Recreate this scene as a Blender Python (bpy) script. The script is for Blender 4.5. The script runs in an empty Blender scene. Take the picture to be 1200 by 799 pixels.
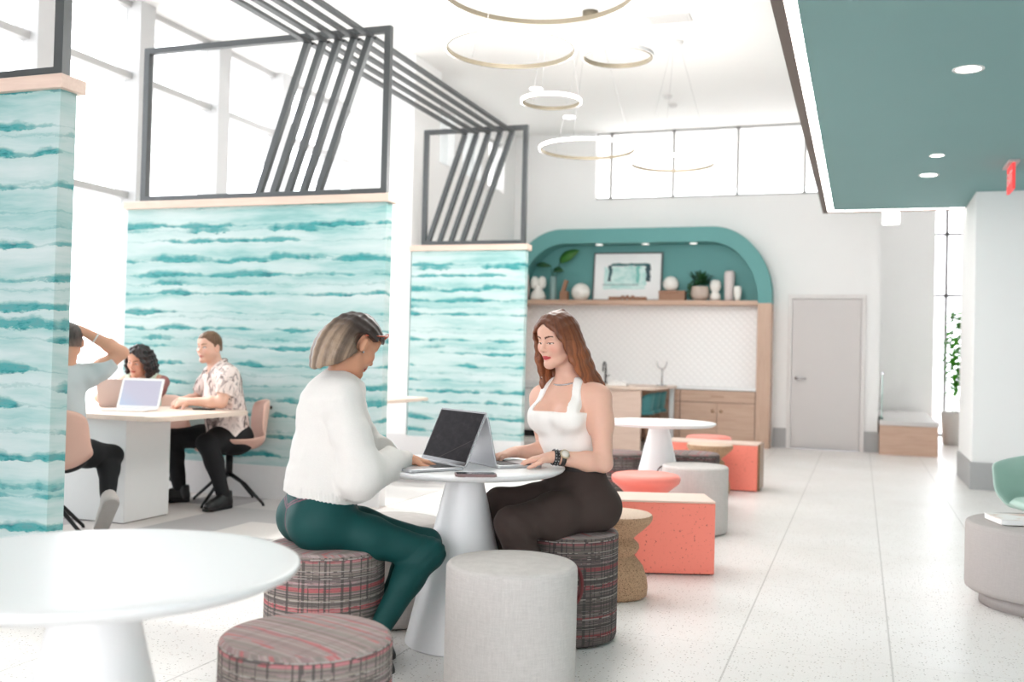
import bpy, bmesh, math, random
import numpy as np
from mathutils import Vector, Matrix
random.seed(4)
PI = math.pi
SC = bpy.context.scene
COL = SC.collection

# ------------------------------------------------------------------ materials
def srgb(r, g, b):
    f = lambda c: (c / 255 / 12.92) if c / 255 <= .04045 else ((c / 255 + .055) / 1.055) ** 2.4
    return (f(r), f(g), f(b), 1)

class NT:
    def __init__(s, name):
        s.m = bpy.data.materials.new(name); s.m.use_nodes = True
        s.t = s.m.node_tree; s.n = s.t.nodes
        s.b = s.n['Principled BSDF']; s.out = s.n['Material Output']
    def add(s, typ, **kw):
        n = s.n.new(typ)
        for k, v in kw.items():
            if k.startswith('i_'):
                n.inputs[k[2:].replace('_', ' ')].default_value = v
            else: setattr(n, k, v)
        return n
    def link(s, a, b): s.t.links.new(a, b)
    def coord(s, kind='Object'): return s.add('ShaderNodeTexCoord').outputs[kind]
    def mapping(s, src, scale=(1, 1, 1), loc=(0, 0, 0), rot=(0, 0, 0)):
        n = s.add('ShaderNodeMapping'); s.link(src, n.inputs['Vector'])
        n.inputs['Scale'].default_value = scale; n.inputs['Location'].default_value = loc; n.inputs['Rotation'].default_value = rot
        return n.outputs[0]
    def noise(s, src, scale, detail=3, rough=.5, dist=0):
        n = s.add('ShaderNodeTexNoise'); s.link(src, n.inputs['Vector'])
        n.inputs['Scale'].default_value = scale; n.inputs['Detail'].default_value = detail
        n.inputs['Roughness'].default_value = rough; n.inputs['Distortion'].default_value = dist
        return n.outputs['Fac']
    def ramp(s, fac, stops, interp='LINEAR'):
        n = s.add('ShaderNodeValToRGB'); s.link(fac, n.inputs['Fac']); r = n.color_ramp; r.interpolation = interp
        while len(r.elements) < len(stops): r.elements.new(.5)
        for e, (p, c) in zip(r.elements, stops):
            e.position = p; e.color = c if len(c) == 4 else (*c, 1)
        return n.outputs['Color']
    def mix(s, fac, a, b, mode='MIX'):
        n = s.add('ShaderNodeMix', data_type='RGBA', blend_type=mode)
        for sock, v in ((n.inputs['Factor'], fac), (n.inputs['A'], a), (n.inputs['B'], b)):
            pass
        ia = [i for i in n.inputs if i.type == 'RGBA']
        for sock, v in ((n.inputs[0], fac), (ia[0], a), (ia[1], b)):
            if isinstance(v, (int, float)) or isinstance(v, tuple): sock.default_value = v
            else: s.link(v, sock)
        return [o for o in n.outputs if o.type == 'RGBA'][0]
    def math(s, op, a, b=None, c=None):
        n = s.add('ShaderNodeMath', operation=op)
        for i, v in enumerate((a, b, c)):
            if v is None: continue
            if isinstance(v, (int, float)): n.inputs[i].default_value = v
            else: s.link(v, n.inputs[i])
        return n.outputs[0]
    def sep(s, src):
        n = s.add('ShaderNodeSeparateXYZ'); s.link(src, n.inputs[0]); return n.outputs
    def comb(s, x, y, z):
        n = s.add('ShaderNodeCombineXYZ')
        for i, v in enumerate((x, y, z)):
            if isinstance(v, (int, float)): n.inputs[i].default_value = v
            else: s.link(v, n.inputs[i])
        return n.outputs[0]
    def bump(s, h, strength=.3, dist=.01):
        n = s.add('ShaderNodeBump'); s.link(h, n.inputs['Height'])
        n.inputs['Strength'].default_value = strength; n.inputs['Distance'].default_value = dist
        s.link(n.outputs[0], s.b.inputs['Normal'])
    def set(s, col=None, rough=.5, metal=0, spec=None):
        if col is not None:
            if isinstance(col, tuple): s.b.inputs['Base Color'].default_value = col
            else: s.link(col, s.b.inputs['Base Color'])
        s.b.inputs['Roughness'].default_value = rough; s.b.inputs['Metallic'].default_value = metal
        if spec is not None: s.b.inputs['Specular IOR Level'].default_value = spec
        return s.m

def plain(name, col, rough=.5, metal=0, var=.03, scale=20, spec=None):
    t = NT(name); f = t.noise(t.coord(), scale, 3)
    c2 = tuple(max(0, c * (1 - var * 2)) for c in col[:3]) + (1,)
    return t.set(t.mix(f, c2, col), rough, metal, spec)

def glow(name, col, strength):
    t = NT(name); t.set(col, .4)
    t.b.inputs['Emission Color'].default_value = col; t.b.inputs['Emission Strength'].default_value = strength
    return t.m

M = {}
M['white_wall'] = plain('white wall paint', srgb(237, 237, 236), .75, var=.01, scale=3)
M['pier'] = plain('pale grey pier', srgb(196, 196, 196), .7, var=.01)
M['ceiling'] = plain('white ceiling paint', srgb(240, 239, 237), .85, var=.01, scale=2)
M['pale_base'] = plain('pale grey plinth', srgb(222, 221, 220), .6)
M['grey_base'] = plain('grey base paint', srgb(168, 168, 168), .6)
M['teal_soffit'] = plain('grey teal ceiling paint', srgb(126, 165, 165), .7, var=.02, scale=2)
M['teal_arch'] = plain('teal wall paint', srgb(96, 156, 154), .6, var=.02, scale=3)
M['bronze'] = plain('bronze edge metal', srgb(112, 100, 94), .5, .2)
M['dark_metal'] = plain('charcoal metal', srgb(84, 87, 88), .42, .5, var=.05)
M['brass'] = plain('brushed brass', srgb(122, 114, 98), .45, .6)
M['chrome'] = plain('satin steel', srgb(190, 190, 192), .25, .9)
M['black'] = plain('black metal', srgb(24, 24, 26), .4, .3)
M['mullion'] = plain('pale aluminium', srgb(186, 185, 184), .5)
M['white_gloss'] = plain('white lacquer', srgb(238, 238, 238), .35, var=.006, scale=3)
M['white_matt'] = plain('white matt', srgb(232, 232, 231), .6, var=.01)
M['ceramic'] = plain('white ceramic', srgb(236, 234, 228), .4, var=.03)
M['tile_white'] = None
M['door_grey'] = plain('grey door paint', srgb(206, 201, 199), .5, var=.01, scale=3)
M['led'] = glow('warm white led', (1, .98, .95, 1), 8)
M['led_soft'] = glow('soft led ring', (1, .98, .95, 1), 4)
M['spot'] = glow('downlight lens', (1, .97, .93, 1), 5)
M['spot_dim'] = glow('small niche spot lens', (1, .97, .93, 1), .5)
M['mullion_dark'] = plain('grey hall mullion', srgb(112, 112, 112), .5)
M['exit_red'] = glow('red exit sign', srgb(235, 60, 60), .35)
M['mint'] = plain('mint shell', srgb(176, 202, 191), .5, var=.02)
M['blush'] = plain('blush shell', srgb(214, 172, 156), .55, var=.02)
M['teal_shell'] = plain('teal seat shell', srgb(62, 128, 132), .5)
M['pink_vase'] = plain('dusty pink glaze', srgb(196, 172, 166), .5)
M['glass_vase'] = plain('grey glass', srgb(130, 158, 156), .15)
M['leaf'] = plain('leaf green', srgb(52, 116, 38), .45, var=.2, scale=30)
M['leaf_dark'] = plain('dark leaf green', srgb(28, 82, 40), .5, var=.2, scale=30)
M['pot_pale'] = plain('pale stone pot', srgb(205, 202, 198), .7, var=.05)
M['leaf_bright'] = plain('bright leaf green', srgb(60, 150, 24), .5, var=.2, scale=30)
M['brown_wood'] = plain('reddish wood', srgb(164, 122, 96), .5, var=.1, scale=12)
M['paper'] = plain('paper', srgb(242, 240, 238), .7, var=.01)
M['pot_grey'] = plain('stone grey pot', srgb(160, 156, 152), .7, var=.06)
M['leather'] = plain('dark red leather', srgb(112, 42, 44), .5, var=.1)
M['leather_brown'] = plain('dark brown leather', srgb(60, 36, 32), .5, var=.1)
M['alu'] = plain('laptop aluminium', srgb(190, 191, 194), .32, .55, var=.01)
M['alu_white'] = plain('white laptop shell', srgb(236, 236, 236), .35, var=.01)
M['keys'] = plain('black keys', srgb(40, 40, 44), .5)
M['bezel'] = plain('black bezel', srgb(18, 18, 22), .15)
M['phone'] = plain('rose phone case', srgb(126, 98, 96), .35, var=.05)
M['phone_black'] = plain('black phone', srgb(30, 28, 30), .3)
M['under'] = plain('dark cabinet inside', srgb(94, 74, 62), .6)

def m_wood(name, c0, c1, axis=0, rough=.45):
    t = NT(name); sc = [14, 14, 14]; sc[axis] = 1.2
    v = t.mapping(t.coord(), tuple(sc))
    f = t.noise(v, 2.2, 6, .6, .6)
    return t.set(t.ramp(f, [(.25, c0), (.75, c1)]), rough)
M['oak'] = m_wood('pale oak', srgb(184, 150, 128), srgb(205, 175, 155))
M['oak_v'] = m_wood('pale oak upright', srgb(184, 151, 129), srgb(204, 174, 154), 2)
M['oak_pale'] = m_wood('washed oak', srgb(212, 184, 168), srgb(226, 202, 187), 0)
M['oak_top'] = m_wood('washed oak tabletop', srgb(218, 194, 178), srgb(230, 212, 198), 1)
M['walnut'] = m_wood('brown side wood', srgb(120, 88, 58), srgb(146, 110, 76), 2)

def m_floor():
    t = NT('terrazzo'); co = t.coord()
    s = t.sep(co)
    base = t.ramp(t.noise(co, 1.3, 3), [(.3, srgb(227, 223, 219)), (.7, srgb(236, 233, 231))])
    v = t.add('ShaderNodeTexVoronoi'); t.link(co, v.inputs['Vector']); v.inputs['Scale'].default_value = 70
    chip = t.math('LESS_THAN', v.outputs['Distance'], .24)
    sel = t.add('ShaderNodeSeparateColor'); t.link(v.outputs['Color'], sel.inputs[0])
    rare = t.math('LESS_THAN', sel.outputs[0], .5)
    chipc = t.ramp(sel.outputs[1], [(0, srgb(150, 138, 128)), (.5, srgb(196, 182, 170)), (.8, srgb(128, 122, 118)), (1, srgb(206, 196, 188))], 'CONSTANT')
    c = t.mix(t.math('MULTIPLY', t.math('MULTIPLY', chip, rare), .9), base, chipc)
    v2 = t.add('ShaderNodeTexVoronoi'); t.link(co, v2.inputs['Vector']); v2.inputs['Scale'].default_value = 230
    c = t.mix(t.math('MULTIPLY', t.math('LESS_THAN', v2.outputs['Distance'], .25), .32), c, srgb(160, 150, 142))
    def joint(x, off, per, w):
        f = t.math('PINGPONG', t.math('SUBTRACT', x, off), per / 2)
        return t.math('LESS_THAN', f, w)
    j = t.math('MAXIMUM', joint(s[0], -.48, .62 * 2, .004), joint(s[0], .14, 1.24, .004))
    jy = t.math('MULTIPLY', joint(s[1], 5.57, 1.25, .003), .4)
    j = t.math('MAXIMUM', j, jy)
    c = t.mix(t.math('MULTIPLY', j, .5), c, srgb(150, 144, 138))
    t.bump(t.noise(co, 3, 2), .02, .01)
    return t.set(c, .34, spec=.4)
M['floor'] = m_floor()

def m_carpet():
    t = NT('grey carpet tiles'); co = t.coord(); s = t.sep(co)
    fx = t.math('FLOOR', t.math('DIVIDE', s[0], .5)); fy = t.math('FLOOR', t.math('DIVIDE', s[1], .5))
    w = t.add('ShaderNodeTexWhiteNoise'); w.noise_dimensions = '3D'; t.link(t.comb(fx, fy, 3.), w.inputs['Vector'])
    c = t.ramp(w.outputs['Value'], [(0, srgb(164, 160, 160)), (.3, srgb(196, 192, 190)), (.55, srgb(214, 208, 204)), (.8, srgb(182, 178, 178))], 'CONSTANT')
    f = t.noise(t.mapping(co, (40, 160, 1)), 3, 3)
    c = t.mix(t.math('MULTIPLY', f, .25), c, srgb(120, 116, 116))
    t.bump(t.noise(co, 400, 2), .4, .004)
    return t.set(c, .95, spec=.1)
M['carpet'] = m_carpet()

def m_wave():
    t = NT('watercolour wave wallpaper'); co = t.coord(); s = t.sep(co)
    u = t.math('ADD', s[0], s[1])
    warp = t.noise(t.comb(t.math('MULTIPLY', u, 1.5), 4., t.math('MULTIPLY', s[2], 1.5)), 1.0, 3, .6)
    z = t.math('ADD', s[2], t.math('MULTIPLY', t.math('SUBTRACT', warp, .5), .10))
    g = t.noise(t.comb(t.math('MULTIPLY', u, .7), 7., t.math('MULTIPLY', z, 6.)), 1.5, 5, .62)
    base = t.ramp(g, [(.30, srgb(130, 177, 175)), (.40, srgb(156, 191, 189)), (.52, srgb(181, 202, 200)), (.68, srgb(197, 210, 209))])
    fine = t.noise(t.comb(t.math('MULTIPLY', u, 4.), 2., t.math('MULTIPLY', s[2], 12.)), 2.3, 6, .72)
    c = base
    for per, off, a0, gain in ((.145, 0., .43, 3.6), (.23, 13., .50, 3.4)):
        k = t.math('DIVIDE', z, per); row = t.math('FLOOR', k); ph = t.math('FRACT', k)
        w = t.add('ShaderNodeTexWhiteNoise', noise_dimensions='1D'); t.link(t.math('ADD', row, off), w.inputs['W'])
        along = t.noise(t.comb(t.math('ADD', t.math('MULTIPLY', u, 1.15), t.math('MULTIPLY', w.outputs['Value'], 60.)), t.math('MULTIPLY', row, 3.7), off), 1.5, 4, .6)
        amt = t.math('MULTIPLY', t.math('MAXIMUM', t.math('SUBTRACT', along, a0), 0.), gain)
        p2 = t.math('ADD', t.math('ADD', ph, t.math('MULTIPLY', t.math('SUBTRACT', fine, .5), .38)), t.math('MULTIPLY', t.math('SUBTRACT', w.outputs['Value'], .5), .3))
        e = t.math('SUBTRACT', p2, .45)
        th = t.math('ADD', .05, t.math('MULTIPLY', amt, .40))
        up = t.math('DIVIDE', e, th); dn = t.math('DIVIDE', e, t.math('MULTIPLY', th, -.35))
        body = t.math('MAXIMUM', t.math('SUBTRACT', 1., t.math('MAXIMUM', up, dn)), 0.)
        body = t.math('MINIMUM', t.math('MULTIPLY', body, 1.9), 1.)
        m = t.math('MULTIPLY', body, t.math('MINIMUM', t.math('ADD', .26, t.math('MULTIPLY', amt, 2.0)), 1.))
        m = t.math('MULTIPLY', m, t.math('ADD', .45, t.math('MULTIPLY', fine, .95)))
        ink = t.ramp(fine, [(.32, srgb(14, 120, 124)), (.5, srgb(44, 148, 148)), (.68, srgb(16, 104, 112))])
        c = t.mix(t.math('MINIMUM', m, 1.), c, ink)
    return t.set(c, .65)
M['wave'] = m_wave()

def m_plaid(name, dark=0.):
    t = NT(name); uv = t.coord('UV'); s = t.sep(uv)
    def n1(x, sc, off, det=2):
        n = t.add('ShaderNodeTexNoise', noise_dimensions='1D'); n.inputs['Detail'].default_value = det
        n.inputs['Scale'].default_value = sc
        t.link(t.math('ADD', x, off), n.inputs['W']); return n.outputs['Fac']
    seg = t.noise(t.comb(t.math('MULTIPLY', s[0], 9.), t.math('MULTIPLY', s[1], 26.), 0.), 1., 2)
    v = t.math('ADD', s[1], t.math('MULTIPLY', t.math('SUBTRACT', seg, .5), .006))
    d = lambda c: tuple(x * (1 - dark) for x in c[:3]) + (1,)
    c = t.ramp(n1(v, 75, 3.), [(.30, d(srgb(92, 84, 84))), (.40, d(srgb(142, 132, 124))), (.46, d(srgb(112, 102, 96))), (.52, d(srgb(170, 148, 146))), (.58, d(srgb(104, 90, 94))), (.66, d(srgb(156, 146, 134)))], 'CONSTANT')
    red = t.math('MULTIPLY', t.math('GREATER_THAN', n1(v, 40, 11., 0), .66), t.math('GREATER_THAN', seg, .36))
    c = t.mix(t.math('MULTIPLY', red, .85), c, d(srgb(198, 76, 88)))
    pk = t.math('MULTIPLY', t.math('GREATER_THAN', n1(v, 90, 47.), .62), t.math('GREATER_THAN', seg, .5))
    c = t.mix(t.math('MULTIPLY', pk, .6), c, d(srgb(196, 150, 156)))
    blk = t.math('MULTIPLY', t.math('GREATER_THAN', n1(v, 130, 27.), .58), t.math('LESS_THAN', seg, .54))
    c = t.mix(t.math('MULTIPLY', blk, .8), c, srgb(46, 42, 46))
    seg2 = t.noise(t.comb(t.math('MULTIPLY', s[0], 40.), t.math('MULTIPLY', s[1], 8.), 4.), 1., 1)
    vert = t.math('MULTIPLY', t.math('GREATER_THAN', n1(s[0], 62, 5., 1), .58), t.math('GREATER_THAN', seg2, .40))
    c = t.mix(t.math('MULTIPLY', vert, .84), c, srgb(40, 36, 40))
    lt = t.math('MULTIPLY', t.math('GREATER_THAN', n1(v, 110, 71.), .62), t.math('GREATER_THAN', seg2, .46))
    c = t.mix(t.math('MULTIPLY', lt, .6 - dark * .3), c, srgb(208, 198, 190))
    wv = t.math('MULTIPLY', t.math('SINE', t.math('MULTIPLY', s[0], 1700.)), t.math('SINE', t.math('MULTIPLY', s[1], 1700.)))
    c = t.mix(t.math('MULTIPLY', t.math('ADD', wv, 1.), .13 - dark * .12), c, srgb(224, 214, 206))
    t.bump(wv, .35, .003)
    return t.set(c, .9, spec=.15)
M['plaid'] = m_plaid('plaid woven upholstery')
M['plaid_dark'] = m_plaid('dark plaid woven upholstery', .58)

def m_plaid_top(name, ang, dark=0., pale=0.):
    t = NT(name); uv = t.mapping(t.coord('UV'), rot=(0, 0, ang)); s = t.sep(uv)
    def n1(x, sc, off):
        n = t.add('ShaderNodeTexNoise', noise_dimensions='1D'); n.inputs['Detail'].default_value = 2
        n.inputs['Scale'].default_value = sc
        t.link(t.math('ADD', x, off), n.inputs['W']); return n.outputs['Fac']
    seg = t.noise(t.comb(t.math('MULTIPLY', s[0], 7.), t.math('MULTIPLY', s[1], 60.), 0.), 1., 1)
    v = t.math('ADD', s[1], t.math('MULTIPLY', seg, .012))
    d = lambda c: tuple(min(1, x * (1 - dark) + pale * .3) for x in c[:3]) + (1,)
    c = t.ramp(n1(v, 22, 3.), [(.28, d(srgb(150, 138, 132))), (.42, d(srgb(186, 160, 158))), (.5, d(srgb(160, 150, 144))), (.56, d(srgb(196, 178, 174))), (.64, d(srgb(166, 140, 140)))])
    red = t.math('MULTIPLY', t.math('GREATER_THAN', n1(v, 24, 11.), .585), t.math('GREATER_THAN', seg, .5))
    c = t.mix(t.math('MULTIPLY', red, .6), c, d(srgb(212, 112, 116)))
    vert = t.math('GREATER_THAN', n1(s[0], 26, 5.), .60)
    c = t.mix(t.math('MULTIPLY', vert, .14), c, srgb(110, 100, 98))
    wv = t.math('MULTIPLY', t.math('SINE', t.math('MULTIPLY', s[0], 1800.)), t.math('SINE', t.math('MULTIPLY', s[1], 1800.)))
    t.bump(wv, .25, .002)
    return t.set(c, .9, spec=.15)
M['plaid_top'] = m_plaid_top('plaid woven seat top', .9)
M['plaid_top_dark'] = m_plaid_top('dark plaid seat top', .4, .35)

def m_felt(name, a, b):
    t = NT(name); co = t.coord()
    f = t.math('ADD', t.math('MULTIPLY', t.noise(t.mapping(co, (3, 3, .25)), 90, 3, .6), .5), t.math('MULTIPLY', t.noise(t.mapping(co, (.25, .25, 3)), 90, 3, .6), .5))
    f2 = t.noise(co, 420, 2)
    c = t.ramp(t.math('ADD', t.math('MULTIPLY', f, .7), t.math('MULTIPLY', f2, .3)), [(.32, a), (.62, b)])
    t.bump(f2, .3, .002)
    return t.set(c, .95, spec=.1)
M['felt'] = m_felt('light grey felt', srgb(190, 185, 181), srgb(213, 208, 204))
M['concrete'] = m_felt('taupe grey fabric', srgb(166, 160, 157), srgb(178, 172, 169))

def m_speck(name, base, speck, scale, thr, rough=.7):
    t = NT(name); co = t.coord()
    f = t.noise(co, scale, 4, .65)
    k = t.ramp(f, [(thr - .03, (1, 1, 1)), (thr + .03, (0, 0, 0))])
    b = t.mix(t.noise(co, 4, 2), tuple(c * .93 for c in base[:3]) + (1,), base)
    return t.set(t.mix(k, b, speck), rough)
M['coral'] = m_speck('coral board with flecks', srgb(250, 140, 122), srgb(168, 72, 56), 58, .362)
M['coral_plain'] = plain('coral lacquer', srgb(250, 146, 132), .45, var=.03)
M['cork'] = m_speck('cork', srgb(190, 154, 122), srgb(120, 88, 64), 170, .44, .85)
M['cork_pale'] = m_speck('cork top', srgb(222, 198, 178), srgb(186, 156, 132), 150, .42, .85)

def m_tilewall():
    t = NT('white patterned tiles'); co = t.coord()
    v = t.add('ShaderNodeTexVoronoi', feature='DISTANCE_TO_EDGE'); t.link(t.mapping(co, (1, 0.01, 1), rot=(0, PI / 4, 0)), v.inputs['Vector'])
    v.inputs['Scale'].default_value = 14; v.inputs['Randomness'].default_value = 0
    g = t.math('LESS_THAN', v.outputs['Distance'], .05)
    c = t.mix(t.math('MULTIPLY', g, .3), srgb(246, 245, 244), srgb(206, 205, 205))
    t.bump(v.outputs['Distance'], .5, .01)
    return t.set(c, .25)
M['tile_white'] = m_tilewall()

def m_leaf():
    t = NT('bright translucent leaf'); f = t.noise(t.coord(), 30, 3); c = t.mix(f, srgb(34, 110, 16), srgb(84, 176, 44)); t.set(c, .5)
    tr = t.add('ShaderNodeBsdfTranslucent'); t.link(c, tr.inputs['Color']); mx = t.add('ShaderNodeMixShader'); mx.inputs[0].default_value = .45
    t.link(t.b.outputs[0], mx.inputs[1]); t.link(tr.outputs[0], mx.inputs[2]); t.link(mx.outputs[0], t.out.inputs[0]); return t.m
M['leaf_bright'] = m_leaf()

def m_glass():
    m = bpy.data.materials.new('window glass'); m.use_nodes = True; t = m.node_tree; t.nodes.clear()
    o = t.nodes.new('ShaderNodeOutputMaterial'); mx = t.nodes.new('ShaderNodeMixShader')
    tr = t.nodes.new('ShaderNodeBsdfTransparent'); gl = t.nodes.new('ShaderNodeBsdfGlossy'); gl.inputs['Roughness'].default_value = .02
    tr.inputs['Color'].default_value = (.97, .985, .985, 1)
    lw = t.nodes.new('ShaderNodeLayerWeight'); lw.inputs['Blend'].default_value = .12
    ml = t.nodes.new('ShaderNodeMath'); ml.operation = 'MULTIPLY'; ml.inputs[1].default_value = .5
    t.links.new(lw.outputs['Fresnel'], ml.inputs[0]); t.links.new(ml.outputs[0], mx.inputs[0])
    t.links.new(tr.outputs[0], mx.inputs[1]); t.links.new(gl.outputs[0], mx.inputs[2]); t.links.new(mx.outputs[0], o.inputs[0])
    return m
M['glass'] = m_glass()

# ------------------------------------------------------------------ mesh helpers
def BM(): return bmesh.new()

def add_box(bm, c, s, bevel=0, seg=2, rot=None):
    r = bmesh.ops.create_cube(bm, size=1.0)
    vs = r['verts']
    mt = Matrix.Translation(c) @ (rot.to_4x4() if rot else Matrix()) @ Matrix.Diagonal((*s, 1))
    bmesh.ops.transform(bm, matrix=mt, verts=vs)
    if bevel:
        es = list({e for v in vs for e in v.link_edges})
        bmesh.ops.bevel(bm, geom=es, offset=bevel, segments=seg, affect='EDGES', profile=.5)
    return bm

def bx(bm, x0, x1, y0, y1, z0, z1, bevel=0, seg=2):
    return add_box(bm, ((x0 + x1) / 2, (y0 + y1) / 2, (z0 + z1) / 2), (abs(x1 - x0), abs(y1 - y0), abs(z1 - z0)), bevel, seg)

def add_lathe(bm, prof, seg=48, c=(0, 0, 0), uv=True, ax=None):
    """surface of revolution; prof is [(r, z)] bottom to top. UV: sides (arc length, z)."""
    lay = bm.loops.layers.uv.verify(); rings = []
    rm = max(r for r, z in prof)
    mat = ax.to_4x4() if ax else Matrix()
    P = lambda x, y, z: Vector(c) + (mat @ Vector((x, y, z)))
    for r, z in prof:
        if r < 1e-5: rings.append([bm.verts.new(P(0, 0, z))])
        else: rings.append([bm.verts.new(P(r * math.cos(2 * PI * i / seg), r * math.sin(2 * PI * i / seg), z)) for i in range(seg)])
    L = 0.
    for k in range(len(prof) - 1):
        (r0, z0), (r1, z1) = prof[k], prof[k + 1]
        A, B = rings[k], rings[k + 1]; L1 = L + math.hypot(r1 - r0, z1 - z0)
        for i in range(seg):
            j = (i + 1) % seg
            u0, u1 = 2 * PI * rm * i / seg, 2 * PI * rm * (i + 1) / seg
            try:
                if len(A) == 1 and len(B) == 1: continue
                if len(A) == 1: f = bm.faces.new((A[0], B[j], B[i])); uvs = [(u0, L), (u1, L1), (u0, L1)]
                elif len(B) == 1: f = bm.faces.new((A[i], A[j], B[0])); uvs = [(u0, L), (u1, L), (u0, L1)]
                else: f = bm.faces.new((A[i], A[j], B[j], B[i])); uvs = [(u0, L), (u1, L), (u1, L1), (u0, L1)]
            except ValueError: continue
            f.smooth = True
            flat = abs(z1 - z0) < .25 * abs(r1 - r0)
            for l, q in zip(f.loops, uvs):
                l[lay].uv = (l.vert.co.x, l.vert.co.y) if flat else q
        L = L1
    return bm

def add_tube(bm, pts, r, seg=10, closed=False, caps=True):
    pts = [Vector(p) for p in pts]; n = len(pts); rings = []
    rad = r if hasattr(r, '__len__') else [r] * n
    up = None
    for i, p in enumerate(pts):
        if closed: t = pts[(i + 1) % n] - pts[i - 1]
        else: t = pts[min(i + 1, n - 1)] - pts[max(i - 1, 0)]
        t.normalize()
        if up is None:
            up = Vector((0, 0, 1)) if abs(t.z) < .9 else Vector((1, 0, 0))
        a = (up - t * up.dot(t)).normalized(); up = a; b = t.cross(a)
        rings.append([bm.verts.new(p + (a * math.cos(2 * PI * k / seg) + b * math.sin(2 * PI * k / seg)) * rad[i]) for k in range(seg)])
    for i in range(n if closed else n - 1):
        A, B = rings[i], rings[(i + 1) % n]
        for k in range(seg):
            f = bm.faces.new((A[k], A[(k + 1) % seg], B[(k + 1) % seg], B[k])); f.smooth = True
    if caps and not closed:
        bm.faces.new(rings[0][::-1]); bm.faces.new(rings[-1])
    return bm

def add_bar(bm, a, b, w, h, up=(0, 0, 1), bevel=0):
    """rectangular bar from a to b, w wide, h along up."""
    a, b = Vector(a), Vector(b); t = (b - a).normalized(); u = Vector(up); u = (u - t * u.dot(t)).normalized(); s = t.cross(u)
    m = Matrix((s, t, u)).transposed()
    return add_box(bm, (a + b) / 2, (w, (b - a).length, h), bevel, 1, m)

def add_prism(bm, poly, z0, z1, bevel=0, seg=3, mat=None):
    """extruded polygon in local xy; mat places it."""
    mt = mat or Matrix()
    lo = [bm.verts.new(mt @ Vector((x, y, z0))) for x, y in poly]; hi = [bm.verts.new(mt @ Vector((x, y, z1))) for x, y in poly]
    n = len(poly); fs = [bm.faces.new(lo[::-1]), bm.faces.new(hi)]
    for i in range(n): fs.append(bm.faces.new((lo[i], lo[(i + 1) % n], hi[(i + 1) % n], hi[i])))
    if bevel:
        es = list(set(fs[0].edges) | set(fs[1].edges))
        bmesh.ops.bevel(bm, geom=es, offset=bevel, segments=seg, affect='EDGES', profile=.5)
    return bm

def rrect(x0, x1, y0, y1, r, n=6):
    out = []
    for cx, cy, a0 in ((x1 - r, y1 - r, 0), (x0 + r, y1 - r, 90), (x0 + r, y0 + r, 180), (x1 - r, y0 + r, 270)):
        for i in range(n + 1):
            a = math.radians(a0 + 90 * i / n); out.append((cx + r * math.cos(a), cy + r * math.sin(a)))
    return out

def obj(name, bm, mat, parent=None, smooth=None, loc=None, rotz=0):
    bmesh.ops.recalc_face_normals(bm, faces=bm.faces[:])
    me = bpy.data.meshes.new(name); bm.to_mesh(me); bm.free()
    if smooth is not None:
        me.polygons.foreach_set('use_smooth', [smooth] * len(me.polygons))
    if mat: me.materials.append(mat)
    o = bpy.data.objects.new(name, me); COL.objects.link(o)
    if parent: o.parent = parent
    if loc is not None: o.location = loc
    if rotz: o.rotation_euler.z = rotz
    return o

def autosmooth(o, ang=35):
    me = o.data
    me.polygons.foreach_set('use_smooth', [True] * len(me.polygons))
    bm = bmesh.new(); bm.from_mesh(me); a = math.radians(ang)
    for e in bm.edges:
        e.smooth = not (len(e.link_faces) == 2 and e.calc_face_angle(0) > a)
    bm.to_mesh(me); bm.free()
    return o

def tag(o, label, cat, group=None):
    o['label'] = label; o['category'] = cat
    if group: o['group'] = group
    return o

def thing(name, label, cat, loc=(0, 0, 0), rotz=0, group=None):
    o = bpy.data.objects.new(name, None); COL.objects.link(o)
    o.empty_display_size = .1; o.location = loc; o.rotation_euler = (0, 0, rotz)
    return tag(o, label, cat, group)

def struct(name, bm, mat, parent=None):
    o = obj(name, bm, mat, parent)
    if parent is None: o['kind'] = 'structure'
    return o

def copy_tree(root, loc, rotz=None, label=None, group=None):
    r = root.copy(); COL.objects.link(r); r.location = loc
    if rotz is not None: r.rotation_euler.z = rotz
    if label: r['label'] = label
    if group: r['group'] = group
    for ch in list(root.children):
        c = ch.copy(); COL.objects.link(c); c.parent = r
        for g in list(ch.children):
            d = g.copy(); COL.objects.link(d); d.parent = c
    return r
# ------------------------------------------------------------------ the setting
H = 4.68
b = BM(); bx(b, -9, 7, -6.2, 22, -.2, 0); struct('floor', b, M['floor'])
b = BM(); bx(b, -6.95, -3.5, 1.2, 13.5, 0, .004); struct('carpet', b, M['carpet'])
b = BM(); bx(b, -30, 30, -12, 60, -.5, -.22); struct('ground', b, plain('pale paving outside', srgb(214, 212, 208), .8))
b = BM(); bx(b, -7.3, 5.2, -6.2, 20.2, H, H + .2); struct('ceiling', b, M['ceiling'])

# back wall with the clerestory band (x -3.9 .. .24, z 3.64 .. ceiling)
b = BM(); bx(b, -5.4, .24, 14.8, 15.0, 0, 3.64); bx(b, -5.4, -3.9, 14.8, 15.0, 3.64, H)
struct('wall_back', b, M['white_wall'])
b = BM(); bx(b, .04, .24, 15.0, 18.0, 0, H); struct('wall_hall_side', b, M['white_wall'])
b = BM(); bx(b, .24, 1.15, 18.0, 18.2, 0, H); struct('wall_hall_end', b, M['white_wall'])
b = BM(); bx(b, -5.4, -5.2, 11.2, 14.8, 0, 3.7); bx(b, -5.4, -5.2, 11.2, 14.8, 4.45, H)
for y0, y1 in ((11.2, 11.6), (12.3, 12.6), (13.3, 13.6), (14.3, 14.8)): bx(b, -5.4, -5.2, y0, y1, 3.7, 4.45)
struct('wall_left', b, M['white_wall'])
b = BM(); bx(b, -7.2, -5.4, 13.5, 13.7, 0, H); struct('wall_booth_end', b, M['white_wall'])
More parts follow.
